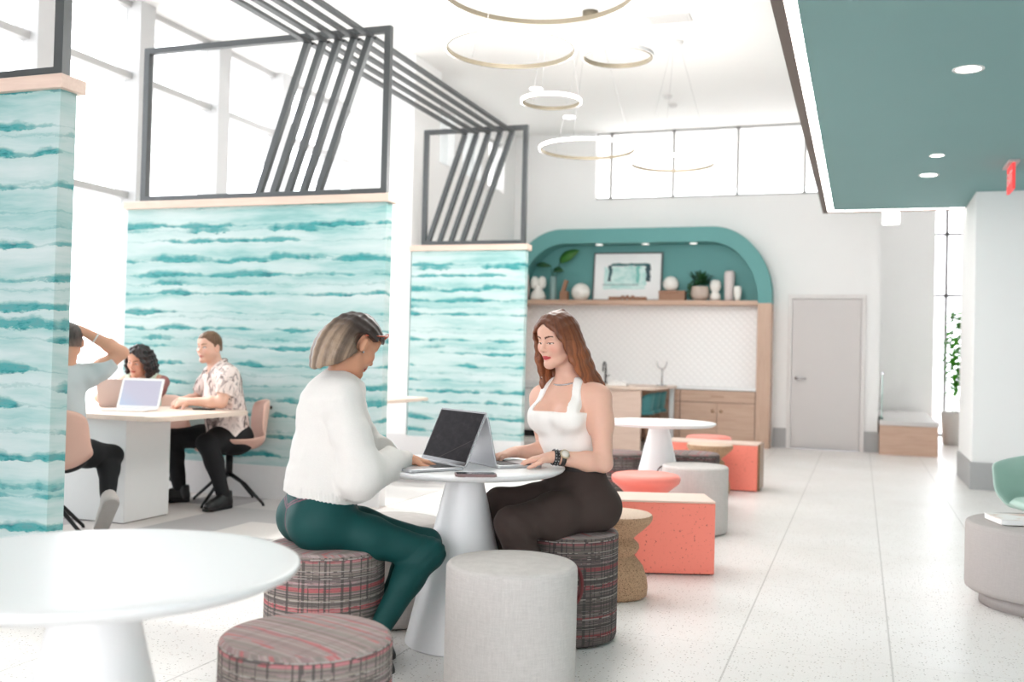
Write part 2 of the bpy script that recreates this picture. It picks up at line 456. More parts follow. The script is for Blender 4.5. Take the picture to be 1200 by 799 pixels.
b = BM(); bx(b, -7.2, 5.2, -6.2, -6.0, 0, .3); bx(b, -7.2, 5.2, -6.2, -6.0, 4.2, H); bx(b, -7.2, -4.6, -6.2, -6.0, .3, 3.9); bx(b, 4.6, 5.2, -6.2, -6.0, .3, 3.9); struct('wall_unseen_front', b, M['white_wall'])  # unseen wall added behind the camera to cut light; its opening lets fill through
b = BM(); bx(b, 5, 5.2, -6, 12.3, 0, H); struct('wall_unseen_right', b, M['white_wall'])  # unseen wall added to keep side light off the right wall
b = BM(); bx(b, 3.0, 3.2, 12.3, 19.0, 0, H); struct('wall_unseen_hall', b, M['white_wall'])  # out of view, added to dim the hall end wall
b = BM(); bx(b, -5.75, -4.93, 10.45, 11.2, 0, H, .004, 1); o = struct('column', b, M['white_wall'])
b = BM(); bx(b, -5.77, -4.91, 10.43, 11.22, 0, .28); struct('baseboard_column', b, M['pale_base'])
b = BM(); bx(b, 1.06, 5, 10.9, 12.3, 0, 2.97, .004, 1); struct('wall_right', b, M['white_wall'])
b = BM(); bx(b, 1.045, 5, 10.885, 12.3, 0, .27); struct('baseboard_right', b, M['grey_base'])
b = BM()
bx(b, -1.17, -.99, 14.78, 14.8, 0, .28); bx(b, .06, .255, 14.78, 14.8, 0, .28)
struct('baseboard_back', b, M['grey_base'])

# teal dropped ceiling with its edge trim and LED line
b = BM(); bx(b, -.325, 5, -6, 11.97, 2.97, 3.4); struct('ceiling_soffit', b, M['teal_soffit'])
b = BM()
bx(b, -.445, -.385, -6, 12.07, 2.955, 3.42); bx(b, -.445, 5, 12.01, 12.07, 2.955, 3.42)
struct('trim_soffit', b, M['bronze'])
b = BM(); bx(b, -.385, -.325, -6, 11.97, 2.972, 2.99); bx(b, -.385, 1.05, 11.97, 12.01, 2.972, 2.99)
t = obj('soffit_light_line', b, M['led'])
tag(t, 'warm white LED light line running around the edge of the teal dropped ceiling', 'strip light')

# window wall on the left: piers, mullions, transoms and panes
n = 1
b = BM(); bx(b, -7.1, -6.9, -6.0, 2.9, 0, H); struct('wall_unseen_left', b, M['white_wall'])  # solid unseen wall added in place of near windows to darken the front left
for k in range(1, 9):
    y0 = 1.60 + 1.30 * k
    b = BM(); bx(b, -7.12, -6.86, y0, y0 + .22, 0, H); struct('wall_left_pier', b, M['pier'])
    ya, yb = y0 + .22, min(y0 + 1.30, 13.5)
    b = BM()
    bx(b, -7.06, -6.98, ya, ya + .05, .1, H)
    for z in (.1, 2.69, 3.89): bx(b, -7.06, -6.95, ya, yb, z, z + .07)
    bx(b, -7.06, -6.98, ya, yb, H - .06, H)
    w = struct('window_%d' % n, b, M['mullion']); n += 1
    for za, zb in ((.17, 2.69), (2.76, 3.89), (3.96, H - .06)):
        b = BM(); bx(b, -7.03, -7.022, ya + .05, yb, za, zb); obj('pane', b, M['glass'], w)
# clerestory in the back wall
xs = [-3.9, -3.67, -2.71, -1.76, -.81, .24]
for i in range(5):
    b = BM(); xa, xb = xs[i], xs[i + 1]
    bx(b, xa, xb, 14.86, 14.93, 3.64, 3.68); bx(b, xa, xb, 14.86, 14.93, H - .03, H)
    if i: bx(b, xa - .02, xa + .02, 14.86, 14.93, 3.64, H)
    w = struct('window_%d' % n, b, M['mullion']); n += 1
    b = BM(); bx(b, xa + .02, xb - .02, 14.89, 14.898, 3.68, H - .03); obj('pane', b, M['glass'], w)
for y0, y1 in ((11.6, 12.3), (12.6, 13.3), (13.6, 14.3)):
    b = BM(); bx(b, -5.33, -5.27, y0, y1, 3.7, 3.74); bx(b, -5.33, -5.27, y0, y1, 4.41, 4.45)
    w = struct('window_%d' % n, b, M['mullion']); n += 1
    b = BM(); bx(b, -5.304, -5.296, y0, y1, 3.74, 4.41); obj('pane', b, M['glass'], w)
# hall window beyond the ledge
for xa, xb in ((1.1, 1.395), (1.395, 3.0)):
    b = BM(); bx(b, xb - .03, xb + .03, 18.98, 19.05, 0, H)
    for z in (0, 2.44, 3.52, H - .05): bx(b, xa, xb, 18.98, 19.05, z, z + .05)
    w = struct('window_%d' % n, b, M['mullion_dark']); n += 1
    for za, zb in ((.05, 2.44), (2.49, 3.52), (3.57, H - .05)):
        b = BM(); bx(b, xa + .02, xb - .025, 19.01, 19.018, za, zb); obj('pane', b, M['glass'], w)

# door in the back wall
b = BM()
bx(b, -.99, -.935, 14.76, 14.8, 0, 2.195); bx(b, .005, .06, 14.76, 14.8, 0, 2.195); bx(b, -.935, .005, 14.76, 14.8, 2.14, 2.195)
d = struct('door_1', b, plain('pale door frame', srgb(222, 218, 216), .5))
b = BM(); bx(b, -.93, 0, 14.775, 14.8, .012, 2.135, .003, 1); dl = obj('door_leaf', b, M['door_grey'], d)
b = BM(); add_lathe(b, [(0, 0), (.028, 0), (.028, .012), (0, .012)], 20, (-.86, 14.775, 1.0), ax=Matrix.Rotation(PI / 2, 3, 'X'))
add_tube(b, [(-.86, 14.77, 1.0), (-.86, 14.72, 1.0), (-.85, 14.715, 1.0), (-.73, 14.715, 1.0)], .011, 10)
obj('door_handle', b, M['chrome'], dl)
b = BM(); bx(b, -.935, .005, 14.72, 14.8, 0, .012); obj('threshold', b, M['chrome'], d)

# ------------------------------------------------------------------ wallpapered partitions with frames on top
def partition(label, x0, x1, y0, y1, flabel):
    t = thing('divider_screen', label, 'partition', ((x0 + x1) / 2, (y0 + y1) / 2, 0), group='wave wallpaper partitions')
    ox, oy = t.location.x, t.location.y
    w, d = (x1 - x0) / 2, (y1 - y0) / 2
    b = BM(); bx(b, -w - .004, w + .004, -d - .004, d + .004, 0, .27); obj('plinth', b, M['pale_base'], t)
    b = BM(); bx(b, -w, w, -d, d, .27, 2.39); p = obj('wallpaper_panel', b, M['wave'], t)
    b = BM(); bx(b, -w - .03, w + .03, -d - .03, d + .03, 2.39, 2.455, .003, 1); obj('wood_cap', b, M['oak_pale'], t)
    f = BM(); z0, z1, s = 2.455, 3.79, .026
    xa, xb = -w + .10, w - .02
    bx(f, xa, xb, -s, s, z0, z0 + .05)
    bx(f, xa, xb, -s, s, z1 - .05, z1)
    bx(f, xa, xa + .052, -s, s, z0 + .05, z1 - .05); bx(f, xb - .052, xb, -s, s, z0 + .05, z1 - .05)
    obj('metal_frame', f, M['dark_metal'], t)
    return t
partition('wave patterned partition closest to camera, beside the white foreground table', -7.0, -3.52, 3.635, 3.735, 0)
partition('widest wave patterned partition standing behind the seated man in the printed shirt', -6.0, -3.52, 7.0, 7.1, 0)
partition('narrow farthest wave patterned partition beside the tall white column', -4.9, -3.52, 10.42, 10.52, 0)

def trellis(y0, y1, label):
    t = thing('metal_trellis', label, 'trellis', (-4.0, y1, 2.5), group='slatted metal trellises')
    for i in range(5):
        xt, xb = -4.30 + .142 * i, -4.72 + .14 * i
        bb = BM()
        bx(bb, xt + 4.0 - .026, xt + 4.0 + .026, y0 - y1 + .03, .02, 1.215, 1.24)
        add_bar(bb, (xt + 4.0, .0, 1.215), (xb + 4.0, .0, .0), .05, .05, (0, 1, 0))
        obj('slat', bb, M['dark_metal'], t)
    return t
trellis(.3, 3.685, 'slanted metal bars on top of the partition closest to camera')
trellis(3.70, 7.05, 'overhead metal slats bending down onto the widest wave partition')
trellis(7.07, 10.47, 'overhead metal slats bending down onto the narrow far partition')

# ------------------------------------------------------------------ lights and fittings of the ceiling
def ring_light(x, y, z, r, label, cm='brass', lit=1):
    t = thing('ring_light', label, 'pendant light', (x, y, z), group='hanging ring lights')
    b = BM(); N = 96
    for ra, rb, za, zb in ((r - .010, r, -.016, .016),):
        V = [[b.verts.new((q * math.cos(2 * PI * i / N), q * math.sin(2 * PI * i / N), zz)) for i in range(N)] for q, zz in ((ra, za), (rb, za), (rb, zb), (ra, zb))]
        for k in range(4):
            for i in range(N):
                b.faces.new((V[k][i], V[k][(i + 1) % N], V[(k + 1) % 4][(i + 1) % N], V[(k + 1) % 4][i]))
    obj('ring_band', b, M['brass'], t)
    b = BM(); q = r + .007
    V0 = [b.verts.new((q * math.cos(2 * PI * i / N), q * math.sin(2 * PI * i / N), -.013)) for i in range(N)]
    V1 = [b.verts.new((q * math.cos(2 * PI * i / N), q * math.sin(2 * PI * i / N), .013)) for i in range(N)]
    V2 = [b.verts.new(((q - .006) * math.cos(2 * PI * i / N), (q - .006) * math.sin(2 * PI * i / N), .013)) for i in range(N)]
    V3 = [b.verts.new(((q - .006) * math.cos(2 * PI * i / N), (q - .006) * math.sin(2 * PI * i / N), -.013)) for i in range(N)]
    W = [V0, V1, V2, V3]
    for k in range(4):
        for i in range(N): b.faces.new((W[k][i], W[k][(i + 1) % N], W[(k + 1) % 4][(i + 1) % N], W[(k + 1) % 4][i]))
    obj('led_strip', b, M['led_soft'] if lit else M['white_matt'], t)
    for k in range(3):
        a = 2 * PI * k / 3 + .5
        b = BM(); add_tube(b, [((r - .006) * math.cos(a), (r - .006) * math.sin(a), .03), (.05 * math.cos(a), .05 * math.sin(a), H - z - .03)], .0012, 5)
        obj('cable', b, M['chrome'], t)
    b = BM(); add_lathe(b, [(0, H - z - .05), (.075, H - z - .05), (.08, H - z - .04), (.08, H - z), (0, H - z)], 32)
    obj('ceiling_canopy', b, M[cm], t)
    l = bpy.data.lights.new('ring glow', 'POINT'); l.energy = 52 * r; l.color = (1, .97, .94); l.shadow_soft_size = .3
    lo = bpy.data.objects.new('ring_glow', l); COL.objects.link(lo); lo.parent = t; lo.location = (0, 0, -.25)
    return t
ring_light(-1.91, 5.77, 3.46, .60, 'largest hanging ring light, cut by the top edge of the picture')
ring_light(-2.36, 6.55, 3.37, .455, 'wide glowing ring light just below the largest hanging ring')
ring_light(-1.68, 6.92, 3.37, .25, 'small brass ring light right of the wide glowing ring', 'brass', 0)
ring_light(-2.52, 8.04, 3.38, .25, 'small glowing ring light above the narrow far partition')
ring_light(-2.62, 9.6, 3.30, .475, 'ring light hanging in front of the left end of the high windows')
ring_light(-1.97, 10.75, 3.35, .45, 'thin ring light hanging in front of the middle of the high windows', 'white_matt')

def downlight(x, y, z, r, label, group, trim=M['white_matt']):
    t = thing('recessed_downlight', label, 'ceiling light', (x, y, z), group=group)
    b = BM(); add_lathe(b, [(r * .8, -.002), (r, -.006), (r * 1.05, -.004), (r * 1.05, .0)], 32); obj('trim_ring', b, trim, t)
    b = BM(); add_lathe(b, [(0, -.003), (r * .82, -.003), (r * .82, 0), (0, 0)], 32); obj('lens', b, M['spot'], t)
downlight(.57, 6.41, 2.97, .085, 'large round downlight nearest the camera in the teal ceiling', 'downlights in the teal ceiling')
downlight(.56, 9.87, 2.97, .085, 'round downlight at the far end of the teal ceiling', 'downlights in the teal ceiling')
downlight(.57, 8.97, 2.97, .06, 'smaller round downlight in the teal ceiling, second from its far end', 'downlights in the teal ceiling')
downlight(-4.03, 12.19, H, .10, 'recessed light in the white ceiling above the small glowing ring', 'downlights in the white ceiling')
downlight(-4.03, 13.74, H, .10, 'recessed light in the white ceiling nearest the back left corner', 'downlights in the white ceiling')
b = BM(); bx(b, -.22, .22, -.12, .12, -.012, 0, .004, 1)
for k in range(7): bx(b, -.19, .19, -.095 + .03 * k, -.08 + .03 * k, -.016, -.012)
t = obj('ceiling_vent', b, plain('pale grey vent', srgb(214, 212, 210), .6), loc=(-1.9, 10.0, H)); tag(t, 'pale rectangular air vent in the white ceiling right of the rings', 'vent')
for (x, y, l) in ((-2.45, 12.93, 'small round smoke detector on the white ceiling above the high windows'), (-2.47, 13.4, 'small round sprinkler head on the white ceiling, closest to the high windows')):
    b = BM(); add_lathe(b, [(0, -.045), (.04, -.042), (.06, -.025), (.065, 0), (0, 0)], 24)
    t = obj('smoke_detector' if y < 13 else 'smoke_detector', b, plain('pale grey plastic', srgb(218, 216, 214), .6), loc=(x, y, H)); tag(t, l, 'smoke detector' if y < 13 else 'smoke detector')

# exit sign under the teal ceiling
t = thing('exit_sign', 'red exit sign hanging from the teal ceiling above the right wall', 'sign', (1.19, 9.45, 2.97))
b = BM(); bx(b, -.045, .045, -.2, .2, -.022, 0, .004, 1); obj('canopy', b, plain('pale grey canopy', srgb(196, 190, 188), .5), t)
b = BM(); bx(b, -.012, .012, -.17, .17, -.245, -.022, .003, 1); pan = obj('sign_panel', b, M['exit_red'], t)
def text_mesh(s, size, depth=.001):
    cu = bpy.data.curves.new('txt', 'FONT'); cu.body = s; cu.size = size; cu.extrude = depth; cu.align_x = 'CENTER'; cu.align_y = 'CENTER'
    o = bpy.data.objects.new('txt', cu); me = bpy.data.meshes.new_from_object(o); bpy.data.objects.remove(o); return me
for s in (-1, 1):
    me = text_mesh('EXIT', .15); me.materials.append(M['white_gloss'])
    o = bpy.data.objects.new('lettering', me); COL.objects.link(o); o.parent = pan
    o.location = (s * .0125, 0, -.135); o.rotation_euler = (PI / 2, 0, s * PI / 2)

# small light box high at the hall opening
t = thing('wall_light_box', 'glowing white light box high at the hall corner under the teal ceiling', 'wall light', (.36, 15.2, 3.24))
b = BM(); bx(b, -.12, -.1, -.06, .06, 0, .2); obj('back_plate', b, M['white_matt'], t)
b = BM(); bx(b, -.1, .125, -.06, .06, 0, .2, .015, 2); obj('diffuser', b, M['led_soft'], t)

# ------------------------------------------------------------------ ledge with wooden front at the hall
t = thing('hall_ledge', 'wood fronted ledge with pale stone top at the hall corner', 'ledge', (.63, 14.5, 0))
b = BM(); bx(b, -.37, .37, 0, 3.45, 0, .40); obj('wood_front', b, M['oak'], t)
b = BM(); bx(b, -.375, .385, -.02, 3.45, .40, .46, .004, 1); obj('stone_top', b, plain('pale stone', srgb(206, 202, 200), .5), t)
t = thing('glass_railing', 'short green edged glass rail panel standing on the stone ledge', 'railing', (.29, 15.0, .46))
b = BM(); bx(b, -.006, .006, -.2, .5, .02, .62)
obj('glass_panel', b, plain('green edged glass', srgb(168, 206, 196), .1), t)
b = BM(); bx(b, -.016, .016, -.22, .52, .62, .66, .004, 1); obj('handrail', b, M['chrome'], t)
b = BM(); bx(b, -.02, .02, -.2, .5, 0, .03); obj('clamp_base', b, plain('dark green edge', srgb(40, 96, 84), .3), t)

# ------------------------------------------------------------------ arched kitchen wall unit
t = thing('arched_shelf_unit', 'teal arched shelf niche with pale wood frame built along the white back wall', 'wall unit', (-3.175, 14.8, 0))
XL, XR, ZT = -1.975, 1.975, 3.15
def arch(xo, zo, rx, rz, zb, n=20):
    pts = [(xo, zb)]
    for i in range(n + 1):
        a = PI / 2 * i / n; pts.append((xo - rx + rx * math.cos(a), zo - rz + rz * math.sin(a)))
    return pts + [(-x, z) for x, z in reversed(pts)]
outer = arch(XR, 3.15, .85, 1.02, 2.05); inner = arch(XR - .19, 2.935, .72, .84, 2.05)
b = BM(); yf, yb = -.38, -.01
ring = []
for y in (yf, yb):
    ring.append(([b.verts.new((x, y, z)) for x, z in outer], [b.verts.new((x, y, z)) for x, z in inner]))
n = len(outer)
for i in range(n - 1):
    (fo, fi), (bo, bi) = ring
    b.faces.new((fo[i], fo[i + 1], fi[i + 1], fi[i])); b.faces.new((fo[i + 1], fo[i], bo[i], bo[i + 1])); b.faces.new((fi[i], fi[i + 1], bi[i + 1], bi[i]))
    b.faces.new((bo[i], bo[i + 1], bi[i + 1], bi[i]))
for i in (0, n - 1):
    (fo, fi), (bo, bi) = ring
    b.faces.new((fo[i], fi[i], bi[i], bo[i]))
o = obj('arch_surround', b, M['teal_arch'], t); autosmooth(o, 30)
b = BM(); vs = [b.verts.new((x, -.012, z)) for x, z in inner]; b.faces.new(vs)
vs2 = [b.verts.new((x, -.002, z)) for x, z in inner]; b.faces.new(vs2[::-1])
for i in range(n): b.faces.new((vs[i], vs[(i + 1) % n], vs2[(i + 1) % n], vs2[i]))
obj('niche_back', b, M['teal_arch'], t)
for xa in (XR - .19, XL):
    b = BM(); bx(b, xa, xa + .19, yf, -.002, 0, 2.05); obj('wood_upright', b, M['oak_v'], t)
b = BM(); bx(b, XL + .19, XR - .19, yf, -.002, 2.02, 2.085, .003, 1); obj('shelf', b, M['oak'], t)
b = BM(); bx(b, XL + .19, XR - .19, -.03, -.002, .84, 2.02); obj('tile_backsplash', b, M['tile_white'], t)
b = BM(); bx(b, XL + .19, XR - .19, yf, -.03, .80, .84, .003, 1); obj('white_counter', b, M['white_gloss'], t)
for xx, l in ((-3.76, 0), (-3.05, 0), (-2.34, 0)):
    b = BM(); add_lathe(b, [(0, -.012), (.05, -.012), (.055, -.002), (0, -.002)], 20, (xx + 3.175, -.2, 2.935)); obj('niche_spot', b, M['spot_dim'], t)

def cabinet(x0, x1, label, knob=True):
    t = thing('base_cabinet', label, 'cabinet', ((x0 + x1) / 2, 14.6, 0), group='wooden base cabinets')
    w = (x1 - x0) / 2 - .002
    b = BM(); bx(b, -w, w, -.15, .16, .06, .795); bx(b, -w, w, -.10, .16, 0, .06); obj('carcass', b, M['under'], t)
    b = BM(); bx(b, -w + .004, w - .004, -.172, -.15, .625, .79, .002, 1); dr = obj('drawer', b, M['oak'], t)
    hm = plain('wood pull', srgb(176, 142, 116), .4)
    b = BM(); bx(b, -.09, .09, -.186, -.172, .70, .715, .003, 1); obj('handle', b, hm, dr)
    for s in (-1, 1):
        b = BM(); a, c = sorted((s * .003, s * (w - .004))); bx(b, a, c, -.172, -.15, .075, .617, .002, 1); dd = obj('door', b, M['oak'], t)
        b = BM(); add_lathe(b, [(0, 0), (.022, 0), (.026, .012), (0, .016)], 16, (s * .06, -.172, .50), ax=Matrix.Rotation(PI / 2, 3, 'X')); obj('knob', b, hm, dd)
cabinet(-2.46, -1.395, 'pale wood base cabinet at the right end under the arched niche')
cabinet(-3.53, -2.46, 'pale wood base cabinet hidden behind the kitchen island')
t = thing('dishwasher', 'white appliance front with dark kick panel left of the kitchen island', 'appliance', (-4.7, 14.6, 0))
b = BM(); bx(b, -.28, .28, -.15, .16, .10, .795); obj('body', b, M['white_matt'], t)
b = BM(); bx(b, -.275, .275, -.185, -.15, .12, .79, .006, 2); dd = obj('door', b, M['white_gloss'], t)
b = BM(); add_tube(b, [(-.22, -.19, .74), (-.22, -.215, .74), (.22, -.215, .74), (.22, -.19, .74)], .008, 8); obj('handle', b, M['chrome'], dd)
b = BM(); bx(b, -.28, .28, -.11, .16, 0, .10); obj('kick_panel', b, M['black'], t)
t = thing('faucet', 'dark kitchen faucet standing on the white counter behind the red haired woman', 'faucet', (-3.62, 14.62, .84))
b = BM(); add_lathe(b, [(0, 0), (.03, 0), (.026, .02), (.014, .03), (.013, .24), (0, .24)], 16); obj('spout_base', b, M['black'], t)
b = BM(); add_tube(b, [(0, 0, .22)] + [(0, -.08 + .08 * math.cos(a), .24 + .08 * math.sin(a)) for a in np.linspace(0, PI, 10)] + [(0, -.16, .18)], .011, 10); obj('spout', b, M['black'], t)
b = BM(); add_tube(b, [(.01, 0, .1), (.06, 0, .13)], .007, 8); obj('lever', b, M['black'], t)

# ------------------------------------------------------------------ kitchen island and its stools
t = thing('kitchen_island', 'pale wood kitchen island with thin top in front of the arched unit', 'island', (-3.15, 13.55, 0))
b = BM(); bx(b, -.6, .46, -.76, -.71, 0, .815); obj('end_panel', b, M['oak_pale'], t)
b = BM(); bx(b, -.6, .10, -.71, .72, .05, .815); obj('body', b, M['walnut'], t)
b = BM(); bx(b, -.62, .66, -.80, .78, .815, .85, .004, 1); obj('counter_top', b, M['oak_top'], t)
b = BM(); bx(b, .575, .635, .66, .72, 0, .815); obj('leg', b, M['white_gloss'], t)
def counter_stool(loc, label, src=None):
    if src: return copy_tree(src, loc, None, label)
    t = thing('counter_stool', label, 'stool', loc, 0, 'teal stools under the island')
    b = BM()
    N, K = 12, 7
    V = []
    for i in range(K):
        v = i / (K - 1); row = []
        for j in range(N):
            u = j / (N - 1) * 2 - 1; a = u * 1.35
            row.append(b.verts.new((.19 * math.cos(a) * (.8 + .2 * v), .20 * math.sin(a) * (.85 + .15 * v), .50 + .27 * v * (1 - .25 * abs(u) ** 3))))
        V.append(row)
    for i in range(K - 1):
        for j in range(N - 1): b.faces.new((V[i][j], V[i][j + 1], V[i + 1][j + 1], V[i + 1][j]))
    o = obj('backrest', b, M['teal_shell'], t, True); md = o.modifiers.new('s', 'SOLIDIFY'); md.thickness = .02
    b = BM(); add_lathe(b, [(0, .48), (.17, .48), (.19, .50), (.18, .53), (0, .53)], 28); obj('seat', b, M['teal_shell'], t)
    for k in range(4):
        a = PI / 4 + k * PI / 2; b = BM(); add_tube(b, [(.09 * math.cos(a), .09 * math.sin(a), .49), (.21 * math.cos(a), .21 * math.sin(a), 0)], [.013, .009], 8); obj('leg', b, M['brown_wood'], t)
    return t
s0 = counter_stool((-2.76, 13.12, 0), 'teal counter stool under the island nearest the camera')
counter_stool((-2.76, 13.55, 0), 'middle teal counter stool tucked under the island', s0)
counter_stool((-2.76, 13.98, 0), 'farthest teal counter stool tucked under the island', s0)
# on the island
t = thing('branch_sculpture', 'slender metal Y shaped sculpture standing on the island top', 'sculpture', (-2.60, 13.75, .85))
b = BM(); add_lathe(b, [(0, 0), (.075, 0), (.075, .014), (.01, .02), (0, .02)], 24); obj('base', b, M['chrome'], t)
b = BM(); add_tube(b, [(0, 0, .015), (0, 0, .24)], .012, 10)
add_tube(b, [(0, 0, .23), (-.035, 0, .245), (-.065, 0, .275), (-.07, 0, .31), (-.085, 0, .345)], [.011, .01, .009, .008, .005], 8)
add_tube(b, [(0, 0, .23), (.03, 0, .245), (.045, 0, .28), (.065, 0, .31), (.06, 0, .345)], [.011, .01, .009, .008, .005], 8); obj('branches', b, M['chrome'], t)
t = thing('open_book', 'open white book lying on the island near the red haired woman', 'book', (-3.05, 13.05, .85))
b = BM()
for s in (-1, 1):
    for k in range(7):
        x0, x1 = s * .125 * k / 7, s * .125 * (k + 1) / 7
        z0, z1 = .02 + .05 * math.sin(PI * min(1, k / 7 * .9 + .08)), .02 + .05 * math.sin(PI * min(1, (k + 1) / 7 * .9 + .08))
        vs = [b.verts.new(p) for p in ((x0, -.1, z0), (x1, -.1, z1), (x1, .1, z1), (x0, .1, z0), (x0, -.1, .004), (x1, -.1, .004), (x1, .1, .004), (x0, .1, .004))]
        for f in ((0, 1, 2, 3), (7, 6, 5, 4), (0, 4, 5, 1), (3, 2, 6, 7), (1, 5, 6, 2), (0, 3, 7, 4)): b.faces.new([vs[i] for i in f])
obj('pages', b, M['paper'], t)
b = BM(); bx(b, -.135, .135, -.105, .105, 0, .005); obj('cover', b, plain('tan cover', srgb(190, 166, 140), .6), t)

# ------------------------------------------------------------------ things on the arched shelf
SZ, SY = 2.085, 14.6
def onshelf(name, x, label, cat, y=SY, group=None): return thing(name, label, cat, (x, y, SZ), 0, group)
def lathe_thing(name, x, label, cat, prof, mat, y=SY, z=SZ, seg=32, group=None):
    b = BM(); add_lathe(b, prof, seg); o = obj(name, b, mat, loc=(x, y, z)); return tag(o, label, cat, group)
lathe_thing('vase', -4.93, 'tall dusty pink vase at the left end of the arched shelf', 'vase', [(0, 0), (.05, 0), (.075, .06), (.078, .2), (.06, .36), (.05, .42), (.055, .44), (.045, .44), (0, .42)], M['pink_vase'])
b = BM()
for s in (-1, 1): add_lathe(b, [(0, .18), (.04, .185), (.062, .22), (.064, .27), (.06, .33), (.03, .365), (0, .37)], 20, (s * .058, 0, 0))
add_lathe(b, [(0, 0), (.11, 0), (.125, .05), (.10, .12), (.06, .17), (.07, .21), (0, .24)], 24)
t = obj('figurine', b, M['ceramic'], loc=(-4.71, SY, SZ)); tag(t, 'white ceramic figurine with two rounded lobes on the arched shelf', 'figurine')
t = onshelf('leaf_vase', -4.47, 'slim grey glass vase holding dark green leaves on the arched shelf', 'vase')
b = BM(); add_lathe(b, [(0, 0), (.05, 0), (.054, .02), (.05, .36), (.044, .365), (.044, .36), (0, .02)], 24); obj('vase_body', b, M['glass_vase'], t)
def leaf(bm, base, tip, width, droop=.0, nrm=(0, -1, .3)):
    base, tip = Vector(base), Vector(tip); d = tip - base; s = d.cross(Vector(nrm)).normalized(); u = s.cross(d).normalized()
    L = []
    for i in range(9):
        t_ = i / 8; w = width * math.sin(PI * min(1, t_ * .92 + .08)) ** .7 * (1 - .3 * t_)
        c = base + d * t_ + u * (droop * math.sin(PI * t_))
        L.append([bm.verts.new(c - s * w), bm.verts.new(c + u * w * .25), bm.verts.new(c + s * w)])
    for i in range(8):
        for j in range(2): f = bm.faces.new((L[i][j], L[i][j + 1], L[i + 1][j + 1], L[i + 1][j])); f.smooth = True
for (bs, tp, w) in (((.1, 0, .60), (.42, -.05, .76), .10), ((0, 0, .47), (.2, -.1, .44), .06), ((-.28, 0, .55), (-.02, -.03, .52), .05)):
    b = BM(); leaf(b, bs, tp, w, .03); o = obj('leaf', b, M['leaf'] if w > .08 else M['leaf_dark'], t); o.modifiers.new('s', 'SOLIDIFY').thickness = .004
b = BM()
for p in ((.1, 0, .60), (0, 0, .47), (-.05, 0, .53)): add_tube(b, [(0, 0, .1), (p[0] * .3, 0, .34), p], .006, 6)
obj('stems', b, M['leaf_dark'], t)
b = BM()
add_box(b, (0, 0, .07), (.13, .08, .14), .006, 1); add_bar(b, (-.02, 0, .13), (.03, 0, .31), .06, .06, (0, 1, 0), .006)
t = obj('wood_sculpture', b, M['brown_wood'], loc=(-4.29, SY, SZ)); tag(t, 'small stepped wooden sculpture beside the slim leaf vase', 'sculpture')
b = BM(); bmesh.ops.create_uvsphere(b, u_segments=28, v_segments=18, radius=.14)
for v in b.verts:
    a = math.atan2(v.co.y, v.co.x); v.co *= 1 + .02 * math.cos(9 * a) * (1 - (v.co.z / .14) ** 2)
    v.co.z = max(v.co.z, -.125)
t = obj('round_vase', b, M['ceramic'], smooth=True, loc=(-4.03, SY, SZ + .125)); tag(t, 'round white ribbed ceramic ball left of the framed picture', 'ornament')
# framed abstract picture (plain generic strokes)
t = onshelf('framed_picture', -3.34, 'framed abstract teal painting leaning on the arched shelf', 'picture', 14.68)
tilt = Matrix.Rotation(math.radians(-6), 4, 'X')
b = BM(); W2, HH = .53, .74
for x0, x1, z0, z1 in ((-W2, W2, 0, .022), (-W2, W2, HH - .022, HH), (-W2, -W2 + .022, .022, HH - .022), (W2 - .022, W2, .022, HH - .022)): bx(b, x0, x1, -.03, 0, z0, z1)
bmesh.ops.transform(b, matrix=tilt, verts=b.verts); obj('frame', b, plain('grey picture frame', srgb(92, 96, 98), .5), t)
def m_paint():
    q = NT('abstract teal painting'); co = q.coord(); s = q.sep(co)
    nz = q.noise(q.mapping(co, (3, 1, 6)), 2, 4)
    box = lambda x0, x1, z0, z1, e: q.math('MULTIPLY', q.math('MULTIPLY', q.math('GREATER_THAN', q.math('ADD', s[0], q.math('MULTIPLY', nz, e)), x0), q.math('LESS_THAN', q.math('ADD', s[0], q.math('MULTIPLY', nz, e)), x1)), q.math('MULTIPLY', q.math('GREATER_THAN', q.math('ADD', s[2], q.math('MULTIPLY', nz, e)), z0), q.math('LESS_THAN', q.math('ADD', s[2], q.math('MULTIPLY', nz, e)), z1)))
    c = q.mix(q.math('MULTIPLY', box(-.30, .34, .24, .58, .12), .9), srgb(236, 238, 238), q.ramp(nz, [(.35, srgb(150, 206, 200)), (.6, srgb(206, 232, 228))]))
    c = q.mix(box(-.22, .38, .56, .60, .06), c, srgb(60, 110, 112))
    c = q.mix(box(-.24, -.19, .36, .60, .1), c, srgb(50, 84, 90)); c = q.mix(box(.33, .40, .34, .6, .1), c, srgb(44, 74, 82))
    c = q.mix(box(.20, .26, .34, .6, .14), c, srgb(120, 190, 182)); c = q.mix(q.math('MULTIPLY', box(-.36, .2, .26, .28, .05), .6), c, srgb(120, 140, 144))
    return q.set(c, .6)
b = BM(); bx(b, -W2 + .02, W2 - .02, -.02, -.002, .02, HH - .02); bmesh.ops.transform(b, matrix=tilt, verts=b.verts); obj('picture', b, m_paint(), t)
t = onshelf('wood_beads', -3.30, 'low string of pale wooden beads in front of the framed picture', 'ornament', 14.5)
b = BM()
for k in range(15):
    bmesh.ops.create_uvsphere(b, u_segments=12, v_segments=8, radius=.028, matrix=Matrix.Translation((-.25 + .038 * k, .012 * math.sin(k * 1.7), .028 + (.02 if 4 < k < 11 and k % 2 else 0))))
obj('bead_string', b, M['brown_wood'], t, True)
t = onshelf('wooden_box', -2.63, 'flat reddish wooden box under the white ball on the arched shelf', 'box')
b = BM(); bx(b, -.19, .19, -.09, .09, 0, .105, .004, 1); obj('box_body', b, M['brown_wood'], t)
